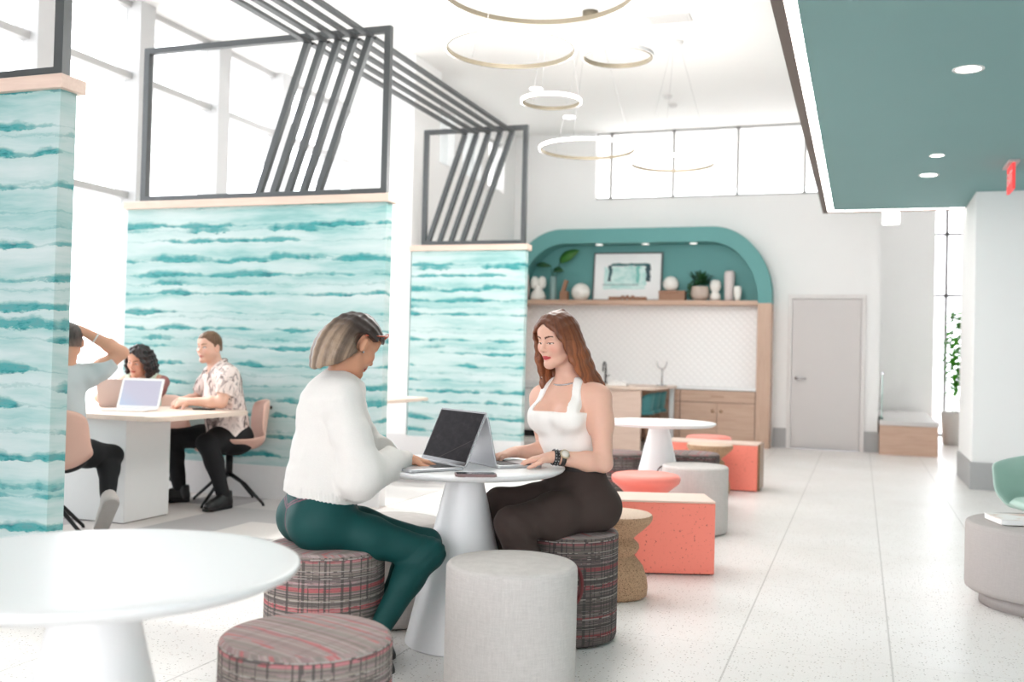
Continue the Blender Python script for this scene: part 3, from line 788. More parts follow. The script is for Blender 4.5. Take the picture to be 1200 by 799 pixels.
b = BM(); bx(b, -.195, .195, -.095, .095, .107, .145, .004, 1); obj('lid', b, M['brown_wood'], t)
b = BM(); bmesh.ops.create_uvsphere(b, u_segments=28, v_segments=18, radius=.115)
for v in b.verts:
    v.co *= 1 + .025 * math.sin(10 * v.co.z / .115) * .5; v.co.z = max(v.co.z, -.104)
t = obj('ceramic_ball', b, M['ceramic'], smooth=True, loc=(-2.66, SY, SZ + .145 + .104)); tag(t, 'white ceramic ball resting on the flat reddish wooden box', 'ornament')
t = onshelf('potted_plant', -2.23, 'bushy dark green plant in a pale round pot on the arched shelf', 'plant')
b = BM(); add_lathe(b, [(0, 0), (.07, 0), (.12, .05), (.135, .11), (.12, .19), (.125, .21), (.11, .21), (.10, .19), (0, .18)], 32); obj('pot', b, plain('beige stone pot', srgb(202, 186, 174), .7, var=.08), t)
b = BM(); rnd = random.Random(2)
for k in range(110):
    a = rnd.uniform(0, 2 * PI); e = rnd.uniform(-.1, 1.3); r0 = rnd.uniform(.03, .13); L = rnd.uniform(.07, .12)
    p = Vector((r0 * .95 * math.cos(a), r0 * .8 * math.sin(a), .22 + rnd.uniform(0, .14)))
    leaf(b, p, p + Vector((math.cos(a) * math.cos(e), math.sin(a) * math.cos(e) * .8, math.sin(e))) * L, .018, .01, (0, 0, 1))
for k in range(40):
    p = Vector((-.10 - rnd.uniform(0, .05), rnd.uniform(-.06, .06), .15 + rnd.uniform(-.08, .12))); a = rnd.uniform(0, 6.3)
    leaf(b, p, p + Vector((math.cos(a), .3, math.sin(a))) * .06, .014, .01, (0, -1, .3))
obj('foliage', b, M['leaf_dark'], t)
lathe_thing('bubble_vase', -2.01, 'white vase of two stacked bubbles right of the potted plant', 'vase', [(0, 0), (.06, 0), (.078, .04), (.074, .09), (.045, .13), (.07, .17), (.082, .22), (.07, .285), (.04, .31), (.035, .30), (0, .30)], M['ceramic'])
lathe_thing('tall_vase', -1.81, 'tall pale cylinder vase at the right end of the arched shelf', 'vase', [(0, 0), (.06, 0), (.065, .03), (.078, .38), (.07, .42), (.05, .44), (.045, .43), (0, .42)], plain('two tone pale glaze', srgb(216, 206, 204), .5))
lathe_thing('small_vase', -1.68, 'small cream vase farthest right on the arched shelf', 'vase', [(0, 0), (.035, 0), (.045, .05), (.058, .14), (.05, .2), (.035, .21), (.03, .205), (0, .2)], M['ceramic'], 14.5)

# tall plant in the hall
t = thing('tall_potted_plant', 'tall bright green plant in a grey pot by the hall window', 'plant', (1.40, 17.0, 0))
b = BM(); add_lathe(b, [(0, 0), (.15, 0), (.17, .03), (.20, .48), (.205, .52), (.185, .52), (.18, .46), (0, .45)], 32); obj('pot', b, M['pot_pale'], t)
b = BM(); rnd = random.Random(7)
for q in (-.06, .03, .09): add_tube(b, [(q * .3, 0, .45), (q, .02, .9), (q * 1.2, 0, 1.5), (q * .8, 0, 2.0)], .008, 6)
obj('stem', b, M['leaf_dark'], t)
b = BM()
for k in range(300):
    z = rnd.uniform(.85, 2.08); s = .20 * (1 - abs(z - 1.5) / .95) + .04
    a = rnd.uniform(0, 2 * PI); p = Vector((.03 + s * math.cos(a) * rnd.random(), s * math.sin(a) * rnd.random(), z))
    leaf(b, p, p + Vector((math.cos(a) * .8, math.sin(a) * .8, rnd.uniform(-.7, .5))) * rnd.uniform(.11, .19), .045, .015, (0, 0, 1))
obj('foliage', b, M['leaf_bright'], t)
# ------------------------------------------------------------------ pedestal tables
def pedestal_table(x, y, r, label, src=None):
    if src: return copy_tree(src, (x, y, 0), None, label)
    t = thing('pedestal_table', label, 'table', (x, y, 0), 0, 'white round pedestal tables')
    b = BM(); add_lathe(b, [(0, .712), (r * .82, .712), (r * .93, .716), (r * .985, .728), (r, .737), (r * .998, .742), (r * .985, .745), (r * .9, .746), (0, .746)], 96); obj('tabletop', b, M['white_gloss'], t)
    b = BM(); add_lathe(b, [(0, .0), (.228, .0), (.234, .006), (.234, .014), (.16, .33), (.075, .695), (.075, .711), (0, .711)], 72); autosmooth(obj('cone_base', b, M['white_gloss'], t), 40)
    return t
TM = pedestal_table(-1.563, 3.903, .42, 'white round pedestal table holding the two open laptops')
pedestal_table(-1.51, 1.70, .42, 'white round pedestal table cut off at the lower left corner', TM)
pedestal_table(-1.419, 7.433, .43, 'empty white round pedestal table standing among the far stools', TM)

# ------------------------------------------------------------------ stools
def drum_prof(r, h, e=.02):
    p = [(0, 0.004), (r - .02, .004), (r - .006, .012), (r, .03)]
    for k in range(1, 8): p.append((r, .03 + (h - e - .03) * k / 7))
    for k in range(1, 7): a = PI / 2 * k / 6; p.append((r - e + e * math.cos(a), h - e + e * math.sin(a)))
    return p
def drum(x, y, r, h, label, mats, group, loop=None, rotz=0, name='drum_stool', cat='stool', piping=None):
    t = thing(name, label, cat, (x, y, 0), rotz, group)
    pr = drum_prof(r, h)
    b = BM(); add_lathe(b, pr[:-4], 72); obj('side_cover', b, mats[0], t)
    b = BM(); add_lathe(b, pr[-5:] + [(r * .72, h + .004), (r * .4, h + .007), (0, h + .008)], 72); obj('seat_top', b, mats[1], t)
    b = BM(); add_lathe(b, [(0, 0), (r - .03, 0), (r - .03, .006), (0, .006)], 48); obj('foot_ring', b, M['black'], t)
    if loop:
        a = loop[0]; c = Vector((math.cos(a), math.sin(a), 0)); n = Vector((-math.sin(a), math.cos(a), 0))
        pts = []
        for k in range(17):
            s = k / 16; ph = -PI / 2 + PI * s
            pts.append(c * (r - .012 + .046 * math.cos(ph)) + n * (.012 * (s - .5)) + Vector((0, 0, h - loop[2] * .5 - .012 + loop[2] * .5 * math.sin(ph))))
        b = BM()
        L = [[b.verts.new(p + n * q) for q in (-.016, .016)] for p in pts]
        for k in range(16): b.faces.new((L[k][0], L[k][1], L[k + 1][1], L[k + 1][0]))
        o = obj('handle_loop', b, loop[1], t, True); o.modifiers.new('s', 'SOLIDIFY').thickness = .007
    return t
PL = [M['plaid'], M['plaid_top']]; PD = [M['plaid_dark'], M['plaid_top_dark']]; FE = [M['felt'], M['felt']]
drum(-1.39, 2.36, .23, .445, 'low plaid drum stool in the foreground beside the cut off white table', PL, 'plaid drum stools', None, .6)
drum(-1.967, 3.464, .232, .45, 'plaid drum stool under the woman in teal trousers', PL, 'plaid drum stools', None, 2.2)
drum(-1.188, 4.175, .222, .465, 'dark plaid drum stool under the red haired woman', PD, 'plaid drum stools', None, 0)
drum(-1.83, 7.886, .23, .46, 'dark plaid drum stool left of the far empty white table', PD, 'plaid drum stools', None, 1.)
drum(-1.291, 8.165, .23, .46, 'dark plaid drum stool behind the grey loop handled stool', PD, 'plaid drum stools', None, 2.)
drum(-1.13, 3.282, .228, .49, 'light grey felt drum stool with red leather loop before the laptop table', FE, 'grey felt drum stools', (.62, M['leather'], .15))
drum(-2.0, 4.12, .23, .45, 'light grey felt drum stool half hidden behind the laptop table base', FE, 'grey felt drum stools')
drum(-1.09, 7.09, .232, .47, 'grey felt drum stool with dark loop handle before the far white table', FE, 'grey felt drum stools', (3.35, M['leather_brown'], .10))

def hourglass(x, y, rt, h, label, mat, top, group, name):
    s = rt / .19; k = h / .42
    pr = [(0, 0), (.155 * s, 0), (.168 * s, .012), (.172 * s, .05 * k), (.165 * s, .10 * k), (.145 * s, .155 * k), (.112 * s, .195 * k), (.100 * s, .21 * k),
          (.112 * s, .222 * k), (.125 * s, .245 * k), (.122 * s, .265 * k), (.102 * s, .285 * k), (.094 * s, .293 * k), (.112 * s, .312 * k), (.150 * s, .345 * k), (.178 * s, .372 * k), (.188 * s, .39 * k), (.19 * s, .405 * k), (.186 * s, .415 * k)]
    t = thing(name, label, 'stool', (x, y, 0), 0, group)
    b = BM(); add_lathe(b, pr, 64); obj('turned_body', b, mat, t)
    b = BM(); add_lathe(b, [(.186 * s, .415 * k), (.178 * s, .42 * k), (0, .42 * k)], 64); obj('seat_top', b, top, t)
hourglass(-1.169, 4.997, .19, .42, 'hourglass shaped cork stool next to the large coral box', M['cork'], M['cork_pale'], 'cork stools', 'cork_stool')
hourglass(-1.291, 9.241, .21, .45, 'hourglass shaped cork stool with pale top beside the far coral box', M['cork'], M['cork_pale'], 'cork stools', 'cork_stool')
CG = 'round coral stools'
def coral_stool(x, y, label):
    t = thing('coral_stool', label, 'stool', (x, y, 0), 0, CG)
    b = BM(); add_lathe(b, [(0, 0), (.15, 0), (.165, .012), (.17, .05), (.15, .12), (.115, .19), (.10, .23), (.10, .27), (.125, .32), (.175, .365), (.20, .385)], 64); obj('turned_body', b, M['coral_plain'], t)
    b = BM(); add_lathe(b, [(.20, .385), (.218, .40), (.226, .42), (.224, .44), (.21, .452), (.18, .458), (0, .46)], 64); obj('seat_top', b, M['coral_plain'], t)
coral_stool(-1.319, 6.49, 'round coral stool behind the large coral box')
coral_stool(-1.80, 6.42, 'round coral stool mostly hidden behind the red haired woman')
coral_stool(-1.43, 10.16, 'farthest round coral stool in front of the wooden base cabinet')

def coral_box(name, x1, y0, w, d, h, rot, label, side):
    t = thing(name, label, 'box bench', (x1, y0, 0), rot, 'coral box benches')
    b = BM(); bx(b, -w, 0, 0, d, .008, h - .012, .004, 1); obj('box_body', b, M['coral'], t)
    b = BM(); bx(b, -w - .001, .001, -.001, d + .001, h - .012, h, .003, 1); obj('tan_top', b, M['oak_pale'], t)
    b = BM(); bx(b, -w + .02, -.02, .02, d - .02, 0, .008); obj('foot_plate', b, M['black'], t)
    if side:
        b = BM(); bx(b, .001, .022, .01, d - .002, .01, h, .003, 1); obj('brown_side', b, M['walnut'], t)
coral_box('box_bench', -.754, 5.678, .72, .34, .415, math.radians(19), 'large coral box bench with pale tan top', 0)
coral_box('box_bench', -.888, 9.511, .86, .41, .44, 0, 'coral box bench with brown side near the kitchen island', 1)

# ------------------------------------------------------------------ right edge: pouf, magazine, mint chair
t = thing('round_pouf', 'round taupe grey pouf table at the right edge', 'pouf', (.935, 5.70, 0))
b = BM(); add_lathe(b, [(0, 0), (.335, 0), (.335, .072), (0, .072)], 72); obj('recessed_base', b, M['concrete'], t)
b = BM(); add_lathe(b, [(0, .072), (.39, .072), (.402, .08), (.405, .10), (.405, .395), (.400, .41), (.385, .418), (0, .42)], 96); obj('drum_body', b, M['concrete'], t)
t = thing('magazine', 'white magazine lying on the round taupe pouf', 'magazine', (.80, 5.66, .421), .25)
b = BM(); bx(b, -.155, .155, -.11, .11, .002, .028, .003, 1); obj('pages', b, M['paper'], t)
def m_cover():
    q = NT('magazine cover'); co = q.coord(); nz = q.noise(co, 14, 3)
    return q.set(q.ramp(nz, [(.45, srgb(244, 242, 240)), (.58, srgb(232, 222, 214)), (.66, srgb(206, 170, 150))]), .3)
b = BM(); bx(b, -.157, .157, -.112, .112, .028, .031); obj('cover', b, m_cover(), t)

def shell(bm, w, d, z0, zt, arm, n=18, k=9, th=.0):
    """bucket seat shell: rounded seat pan rising into back and side wings."""
    V = []
    for i in range(k + 1):
        v = i / k; row = []
        for j in range(n + 1):
            u = j / n * 2 - 1; a = u * PI * .78
            top = zt - (zt - arm) * abs(u) ** 1.25
            rr = .30 + .70 * min(1, v * 1.7) ** .6
            z = z0 + (top - z0) * max(0, (v - .3) / .7) ** 1.15
            row.append(bm.verts.new((math.sin(a) * w * rr * (1 + .08 * v), math.cos(a) * d * rr * (1 + .14 * v), z)))
        V.append(row)
    for i in range(k):
        for j in range(n): bm.faces.new((V[i][j], V[i][j + 1], V[i + 1][j + 1], V[i + 1][j]))
    for j in range(n): pass
    c = bm.verts.new((0, 0, z0))
    for j in range(n): bm.faces.new((c, V[0][j + 1], V[0][j]))
    bm.faces.new((c, V[0][0], V[0][n]))
t = thing('mint_chair', 'mint green shell armchair behind the taupe pouf', 'armchair', (1.12, 6.74, 0), math.radians(-72))
b = BM(); shell(b, .34, .33, .34, .73, .61); o = obj('seat_shell', b, M['mint'], t, True); md = o.modifiers.new('s', 'SOLIDIFY'); md.thickness = .03; o.modifiers.new('v', 'SUBSURF').render_levels = 2
b = BM(); add_lathe(b, [(0, .36), (.22, .36), (.25, .385), (.22, .415), (0, .42)], 40); obj('seat_cushion', b, M['mint'], t)
b = BM(); add_lathe(b, [(0, 0), (.2, 0), (.2, .012), (.03, .02), (.03, .335), (0, .335)], 32); obj('pedestal_foot', b, M['chrome'], t)

# ------------------------------------------------------------------ booth table and chairs
t = thing('booth_table', 'long washed oak table on white panel base where three people sit', 'table', (-5.25, 5.95, 0))
b = BM(); add_prism(b, rrect(-.95, .90, -.52, .57, .12), .712, .745, .012, 3); autosmooth(obj('tabletop', b, M['oak_top'], t), 30)
b = BM(); bx(b, -.10, .57, -.44, .02, .012, .712, .004, 1); obj('panel_base', b, M['white_matt'], t)
b = BM(); bx(b, -.09, .56, -.43, .01, 0, .012); obj('foot_plate', b, M['chrome'], t)
t = thing('far_booth_table', 'oak booth table end seen between the wide and narrow partitions', 'table', (-5.15, 9.25, 0))
b = BM(); add_prism(b, rrect(-.9, .80, -.52, .60, .12), .712, .745, .012, 3); autosmooth(obj('tabletop', b, M['oak_top'], t), 30)
b = BM(); bx(b, -.25, .40, -.40, .10, 0, .712, .004, 1); obj('panel_base', b, M['white_matt'], t)

def shell_chair(x, y, rot, label):
    """blush side chair facing +y before rotation, on a black four star foot."""
    t = thing('shell_chair', label, 'chair', (x, y, 0), rot, 'blush shell chairs')
    b = BM(); prof = [(.25, .405), (.23, .42), (.12, .418), (0, .412), (-.13, .415), (-.21, .435), (-.25, .48), (-.27, .57), (-.285, .68), (-.295, .76), (-.30, .815)]
    N = 12; V = []
    for q, (yy, zz) in enumerate(prof):
        back = max(0, (zz - .455) / .36); w = .272 - .045 * back - (.05 if q == len(prof) - 1 else 0) - (.03 if q == 0 else 0)
        V.append([b.verts.new((u * w, yy + .075 * abs(u) ** 2.4 * min(1, back * 2.5), zz + .10 * abs(u) ** 3 * (1 - min(1, back * 3)) - (.02 * abs(u) ** 4 if q == len(prof) - 1 else 0))) for u in [2 * i / N - 1 for i in range(N + 1)]])
    for q in range(len(prof) - 1):
        for i in range(N): b.faces.new((V[q][i], V[q][i + 1], V[q + 1][i + 1], V[q + 1][i]))
    o = obj('seat_shell', b, M['blush'], t, True); md = o.modifiers.new('s', 'SOLIDIFY'); md.thickness = .022; md.offset = -1; o.modifiers.new('v', 'SUBSURF').render_levels = 2
    b = BM(); bx(b, -.03, .03, -.318, -.304, .735, .765, .006, 1); obj('back_grip', b, M['black'], t)
    b = BM(); add_lathe(b, [(0, .385), (.10, .385), (.10, .40), (0, .405)], 24); add_lathe(b, [(0, .21), (.028, .21), (.028, .39), (0, .39)], 20); obj('swivel_post', b, M['black'], t)
    for k in range(4):
        a = PI / 4 + k * PI / 2; b = BM(); add_tube(b, [(.02 * math.cos(a), .02 * math.sin(a), .225), (.15 * math.cos(a), .15 * math.sin(a), .16), (.32 * math.cos(a), .32 * math.sin(a), .02), (.325 * math.cos(a), .325 * math.sin(a), 0)], [.018, .014, .011, .012], 10); obj('leg', b, M['black'], t)
    return t
shell_chair(-4.835, 4.975, math.radians(43.5), 'blush shell chair under the man seen from behind')
shell_chair(-4.66, 6.66, math.radians(134), 'blush shell chair under the man in the printed shirt')
shell_chair(-5.44, 6.66, math.radians(190), 'blush shell chair under the dark haired woman at the booth')
shell_chair(-4.62, 8.62, math.radians(30), 'blush shell chair at the far booth table behind the wide partition')

# ------------------------------------------------------------------ laptops, phones
def m_screen(name, kind):
    q = NT(name); co = q.coord('UV'); s = q.sep(co)
    if kind == 'dark':
        nz = q.noise(q.mapping(co, (3, 3, 1)), 2.5, 6, .7, .8)
        c = q.ramp(nz, [(.40, srgb(16, 13, 15)), (.58, srgb(26, 22, 25)), (.70, srgb(36, 32, 34)), (.80, srgb(70, 64, 66))])
        st = q.math('LESS_THAN', q.math('ABSOLUTE', q.math('ADD', q.math('SUBTRACT', q.math('MULTIPLY', s[0], .75), s[1]), -.28)), .006)
        q.set(q.mix(q.math('MULTIPLY', st, .25), c, srgb(120, 112, 108)), .3, spec=.02); q.b.inputs['Emission Strength'].default_value = .25; q.link(c, q.b.inputs['Emission Color'])
    else:
        nz = q.noise(q.mapping(co, (6, 4, 1)), 1.5, 2)
        blue = q.math('MAXIMUM', q.math('SUBTRACT', .75, q.math('ADD', s[0], s[1])), 0.)
        c = q.mix(q.math('MULTIPLY', q.math('MULTIPLY', blue, nz), .9), srgb(178, 176, 192), srgb(140, 186, 216))
        q.set(c, .3, spec=.15); q.b.inputs['Emission Strength'].default_value = .12; q.link(c, q.b.inputs['Emission Color'])
    return q.m
def laptop(name, label, loc, rot, w, d, lid, ang, shellm, keym, scr, group=None):
    """hinge along local x at y=0; base extends to -y; lid leans by ang from vertical towards +y."""
    t = thing(name, label, 'laptop', loc, rot, group)
    b = BM(); add_prism(b, rrect(-w / 2, w / 2, -d, 0, .012, 4), .001, .013, .003, 2); base = obj('base', b, shellm, t)
    b = BM()
    for r_ in range(5):
        for c_ in range(14):
            x0 = -w * .43 + c_ * w * .86 / 14; y0 = -.02 - (r_ + 1) * .019
            if r_ == 4 and 4 <= c_ <= 8:
                if c_ == 4: bx(b, x0 + .001, x0 + w * .86 / 14 * 5 - .001, y0, y0 + .016, .013, .0145)
                continue
            bx(b, x0 + .001, x0 + w * .86 / 14 - .001, y0, y0 + .016, .013, .0145)
    k = obj('keyboard', b, keym, base); k['kind'] = 'stuff'
    b = BM(); add_prism(b, rrect(-w * .17, w * .17, -d + .012, -d + .088, .004, 3), .0128, .0136); obj('trackpad', b, plain('trackpad', srgb(200, 200, 203), .4) if shellm == M['alu'] else M['alu_white'], base)
    mt = Matrix.Translation((0, .004, .012)) @ Matrix.Rotation(-ang, 4, 'X')
    pm = mt @ Matrix.Rotation(PI / 2, 4, 'X')
    b = BM(); add_prism(b, rrect(-w / 2, w / 2, 0, lid, .012, 4), -.007, 0, .002, 2, pm); ld = obj('lid', b, shellm, t)
    e = .006 if scr == 'dark' else .016
    b = BM(); add_prism(b, rrect(-w / 2 + .002, w / 2 - .002, .004, lid - .002, .010, 4), 0, .0012, 0, 2, pm); obj('bezel', b, M['bezel'] if scr == 'dark' else M['alu_white'], ld)
    b = BM(); uvl = b.loops.layers.uv.verify()
    x0, x1, z0, z1 = -w / 2 + e + .002, w / 2 - e - .002, .02, lid - e - .003
    vs = [b.verts.new(pm @ Vector((x, z, .0018))) for x, z in ((x0, z0), (x1, z0), (x1, z1), (x0, z1))]
    vb = [b.verts.new(pm @ Vector((x, z, .0010))) for x, z in ((x0, z0), (x1, z0), (x1, z1), (x0, z1))]
    f = b.faces.new(vs)
    for l, q in zip(f.loops, ((0, 0), (1, 0), (1, 1), (0, 1))): l[uvl].uv = q
    for i in range(4): b.faces.new((vs[i], vb[i], vb[(i + 1) % 4], vs[(i + 1) % 4]))
    obj('screen', b, m_screen(name + ' display ' + scr, scr), ld)
    return t
CY = math.radians(19.32)
def cw(x, y):  # camera-yaw plan axes (right, forward) to room axes
    return (x * math.cos(CY) - y * math.sin(CY), x * math.sin(CY) + y * math.cos(CY))
def laptop_at(name, label, p_mid, face_dir, z, *a):
    """p_mid hinge middle in plan; face_dir direction (plan) from the hinge towards the user."""
    rot = math.atan2(face_dir[1], face_dir[0]) + PI / 2
    return laptop(name, label, (p_mid[0], p_mid[1], z), rot, *a)
def pl(rx, fy):  # plan point from right / forward distances of the camera
    return cw(rx, fy)
h0, h1 = pl(-.176, 3.95), pl(-.380, 4.247)
mid = ((h0[0] + h1[0]) / 2, (h0[1] + h1[1]) / 2)
dv = cw(-.825, -.567)
laptop_at('laptop', 'silver laptop with dark screen in front of the woman in white sweater', mid, dv, .746, .355, .245, .238, math.radians(24), M['alu'], M['keys'], 'dark', 'open laptops')
h0, h1 = pl(-.042, 4.035), pl(-.192, 4.30)
mid = ((h0[0] + h1[0]) / 2, (h0[1] + h1[1]) / 2)
laptop_at('laptop', 'silver laptop turned away, in front of the red haired woman', mid, cw(.874, .486), .746, .304, .21, .205, math.radians(13), M['alu'], M['keys'], 'dark', 'open laptops')
laptop_at('laptop', 'white laptop with pale lilac screen on the booth table', (-4.99, 5.98), (-.02 + .25, -.97), .7455, .325, .227, .235, math.radians(22), M['alu_white'], plain('pale keys', srgb(206, 206, 208), .5), 'lilac', 'open laptops')
laptop_at('laptop', 'pale pink laptop seen from behind, left of the white laptop', (-5.27, 6.12), (-.34, .94), .7455, .31, .22, .215, math.radians(18), plain('pale rose laptop shell', srgb(196, 176, 170), .4), M['alu_white'], 'lilac', 'open laptops')

def phone(name, label, x, y, z, rot, m):
    t = thing(name, label, 'phone', (x, y, z), rot)
    b = BM(); add_prism(b, rrect(-.078, .078, -.037, .037, .010, 5), .001, .011, .003, 2); obj('case', b, m, t)
    b = BM(); add_prism(b, rrect(-.073, .073, -.033, .033, .008, 5), .0105, .0118); obj('screen', b, M['bezel'], t)
    b = BM(); add_prism(b, rrect(-.07, -.04, -.03, 0, .006, 4), -.0008, .001); obj('camera_bump', b, M['bezel'], t)
px_, py_ = pl(-.125, 3.775)
phone('smartphone', 'phone in a rose brown case at the front edge of the laptop table', px_, py_, .746, CY + .12, M['phone'])
phone('smartphone', 'black phone on the booth table under the seated man\'s hands', -4.66, 6.32, .7455, CY - .1, M['phone_black'])
# ------------------------------------------------------------------ implicit surfaces for bodies, hair and clothes
def V3(*a): return np.array(a, float)
def unit(v): v = np.asarray(v, float); return v / np.linalg.norm(v)

def make_axes(lo, hi, h, fine):
    out = []
    for a in range(3):
        x, L = lo[a], [lo[a]]
        while x < hi[a]:
            st = h
            for (p, q, hf) in fine:
                if p[a] - h * .5 <= x <= q[a]: st = min(st, hf)
            x += st; L.append(x)
        out.append(np.array(L, np.float32))
    return out

def p_cap(a, b, ra, rb, flat=None):
    a, b = np.asarray(a, np.float32), np.asarray(b, np.float32); m = max(ra, rb)
    def f(X, Y, Z):
        ba = b - a; q = float(ba @ ba) + 1e-9
        px, py, pz = X - a[0], Y - a[1], Z - a[2]
        t = np.clip((px * ba[0] + py * ba[1] + pz * ba[2]) / q, 0, 1)
        dx, dy, dz = px - t * ba[0], py - t * ba[1], pz - t * ba[2]
        if flat is not None:
            n, s = flat; e = (dx * n[0] + dy * n[1] + dz * n[2]) * (s - 1)
            dx, dy, dz = dx + e * n[0], dy + e * n[1], dz + e * n[2]
        return np.sqrt(dx * dx + dy * dy + dz * dz) - (ra + (rb - ra) * t)
    return f, np.minimum(a, b) - m, np.maximum(a, b) + m

def p_ell(c, r, R=None):
    c, r = np.asarray(c, np.float32), np.asarray(r, np.float32); R = np.eye(3, dtype=np.float32) if R is None else np.asarray(R, np.float32)
    ext = np.sqrt(((R * r) ** 2).sum(1))
    def f(X, Y, Z):
        px, py, pz = X - c[0], Y - c[1], Z - c[2]
        u = [(px * R[0, i] + py * R[1, i] + pz * R[2, i]) for i in range(3)]
        k0 = np.sqrt(sum((u[i] / r[i]) ** 2 for i in range(3))); k1 = np.sqrt(sum((u[i] / r[i] ** 2) ** 2 for i in range(3)))
        return k0 * (k0 - 1) / np.maximum(k1, 1e-6)
    return f, c - ext, c + ext

class Sdf:
    def __init__(s): s.P = []
    def cap(s, tag, a, b, ra, rb=None, k=.02, flat=None, sub=False):
        s.P.append((tag, 'c', (np.asarray(a, float), np.asarray(b, float), ra, ra if rb is None else rb, flat), k, sub))
    def ell(s, tag, c, r, R=None, k=.02, sub=False):
        s.P.append((tag, 'e', (np.asarray(c, float), np.asarray(r, float), R), k, sub))
    def chain(s, tag, pts, rad, k=.02, flat=None):
        for i in range(len(pts) - 1): s.cap(tag, pts[i], pts[i + 1], rad[i], rad[i + 1], k, flat)
    def prims(s, tags, off):
        for tag, kind, a, k, sub in s.P:
            if tags is not None and tag not in tags: continue
            o = off.get(tag, 0) if isinstance(off, dict) else off
            if kind == 'c': f, lo, hi = p_cap(a[0], a[1], a[2] + o, a[3] + o, a[4])
            else: f, lo, hi = p_ell(a[0], a[1] + o, a[2])
            yield f, lo, hi, k, sub
    def mesh(s, tags=None, off=0., h=.006, fine=(), cut=None, disp=None, kmul=1., pad=.015):
        pr = list(s.prims(tags, off))
        lo = np.min([p[1] for p in pr if not p[4]], 0) - pad; hi = np.max([p[2] for p in pr if not p[4]], 0) + pad
        ax = make_axes(lo, hi, h, fine)
        F = np.full([len(a) for a in ax], .25, np.float32)
        for f, l, u, k, sub in pr:
            k = k * kmul; e = k + .025
            sl = tuple(slice(max(0, int(np.searchsorted(ax[i], l[i] - e)) - 1), int(np.searchsorted(ax[i], u[i] + e)) + 1) for i in range(3))
            if any(q.stop <= q.start for q in sl): continue
            X, Y, Z = ax[0][sl[0]][:, None, None], ax[1][sl[1]][None, :, None], ax[2][sl[2]][None, None, :]
            d = f(X, Y, Z); G = F[sl]
            if sub:
                hh = np.maximum(k - np.abs(G + d), 0) / k; F[sl] = np.maximum(G, -d) + hh * hh * k * .25
            else:
                hh = np.maximum(k - np.abs(G - d), 0) / k; F[sl] = np.minimum(G, d) - hh * hh * k * .25
        if disp is not None or cut is not None:
            X, Y, Z = ax[0][:, None, None], ax[1][None, :, None], ax[2][None, None, :]
            if disp is not None:
                near = np.abs(F) < .05
                D = disp(X, Y, Z); F = np.where(near, F + D, F)
            if cut is not None: F = np.maximum(F, cut(X, Y, Z))
        F = F.astype(np.float32)
        F[0], F[-1] = .2, .2; F[:, 0], F[:, -1] = .2, .2; F[:, :, 0], F[:, :, -1] = .2, .2
        return nets(F, ax)

def nets(F, ax):
    I = F < 0; nx, ny, nz = F.shape
    cnt = np.zeros((nx - 1, ny - 1, nz - 1), np.int8)
    for a in (0, 1):
        for b in (0, 1):
            for c in (0, 1): cnt += I[a:nx - 1 + a, b:ny - 1 + b, c:nz - 1 + c]
    act = (cnt > 0) & (cnt < 8)
    idx = np.argwhere(act); n = len(idx)
    ids = np.full(act.shape, -1, np.int32); ids[act] = np.arange(n)
    ii, jj, kk = idx.T
    corner = [(a, b, c) for a in (0, 1) for b in (0, 1) for c in (0, 1)]
    val = {q: F[ii + q[0], jj + q[1], kk + q[2]] for q in corner}
    acc = np.zeros((n, 3)); m = np.zeros(n)
    for q in corner:
        for a in range(3):
            if q[a]: continue
            p = list(q); p[a] = 1; p = tuple(p)
            v0, v1 = val[q], val[p]; x = (v0 < 0) != (v1 < 0)
            t = np.where(x, v0 / np.where(x, v0 - v1, 1), 0)
            pos = np.stack([np.full(n, float(q[i])) for i in range(3)], 1); pos[:, a] += t
            acc += pos * x[:, None]; m += x
    fr = acc / m[:, None]
    pts = np.empty((n, 3))
    for a, i in enumerate((ii, jj, kk)): pts[:, a] = ax[a][i] + fr[:, a] * (ax[a][i + 1] - ax[a][i])
    Q = []
    for a in range(3):
        b, c = (a + 1) % 3, (a + 2) % 3
        s0 = [slice(None)] * 3; s1 = [slice(None)] * 3; s0[a] = slice(0, -1); s1[a] = slice(1, None)
        A, B = I[tuple(s0)], I[tuple(s1)]
        e = np.argwhere(A != B)
        ok = (e[:, b] > 0) & (e[:, c] > 0) & (e[:, b] < F.shape[b] - 1) & (e[:, c] < F.shape[c] - 1); e = e[ok]
        flip = ~A[tuple(e.T)]
        q = []
        for db, dc in ((-1, -1), (0, -1), (0, 0), (-1, 0)):
            w = e.copy(); w[:, b] += db; w[:, c] += dc; q.append(ids[tuple(w.T)])
        q = np.stack(q, 1); q[flip] = q[flip][:, ::-1]; Q.append(q)
    return pts, np.concatenate(Q)

def smooth_pts(pts, quads, it=1, lam=.5):
    n = len(pts)
    for _ in range(it):
        acc = np.zeros((n, 3)); c = np.zeros(n)
        for i in range(4):
            a, b = quads[:, i], quads[:, (i + 1) % 4]
            for ax in range(3):
                acc[:, ax] += np.bincount(a, pts[b, ax], n) + np.bincount(b, pts[a, ax], n)
            c += np.bincount(a, minlength=n) + np.bincount(b, minlength=n)
        pts = pts + lam * (acc / np.maximum(c, 1)[:, None] - pts)
    return pts

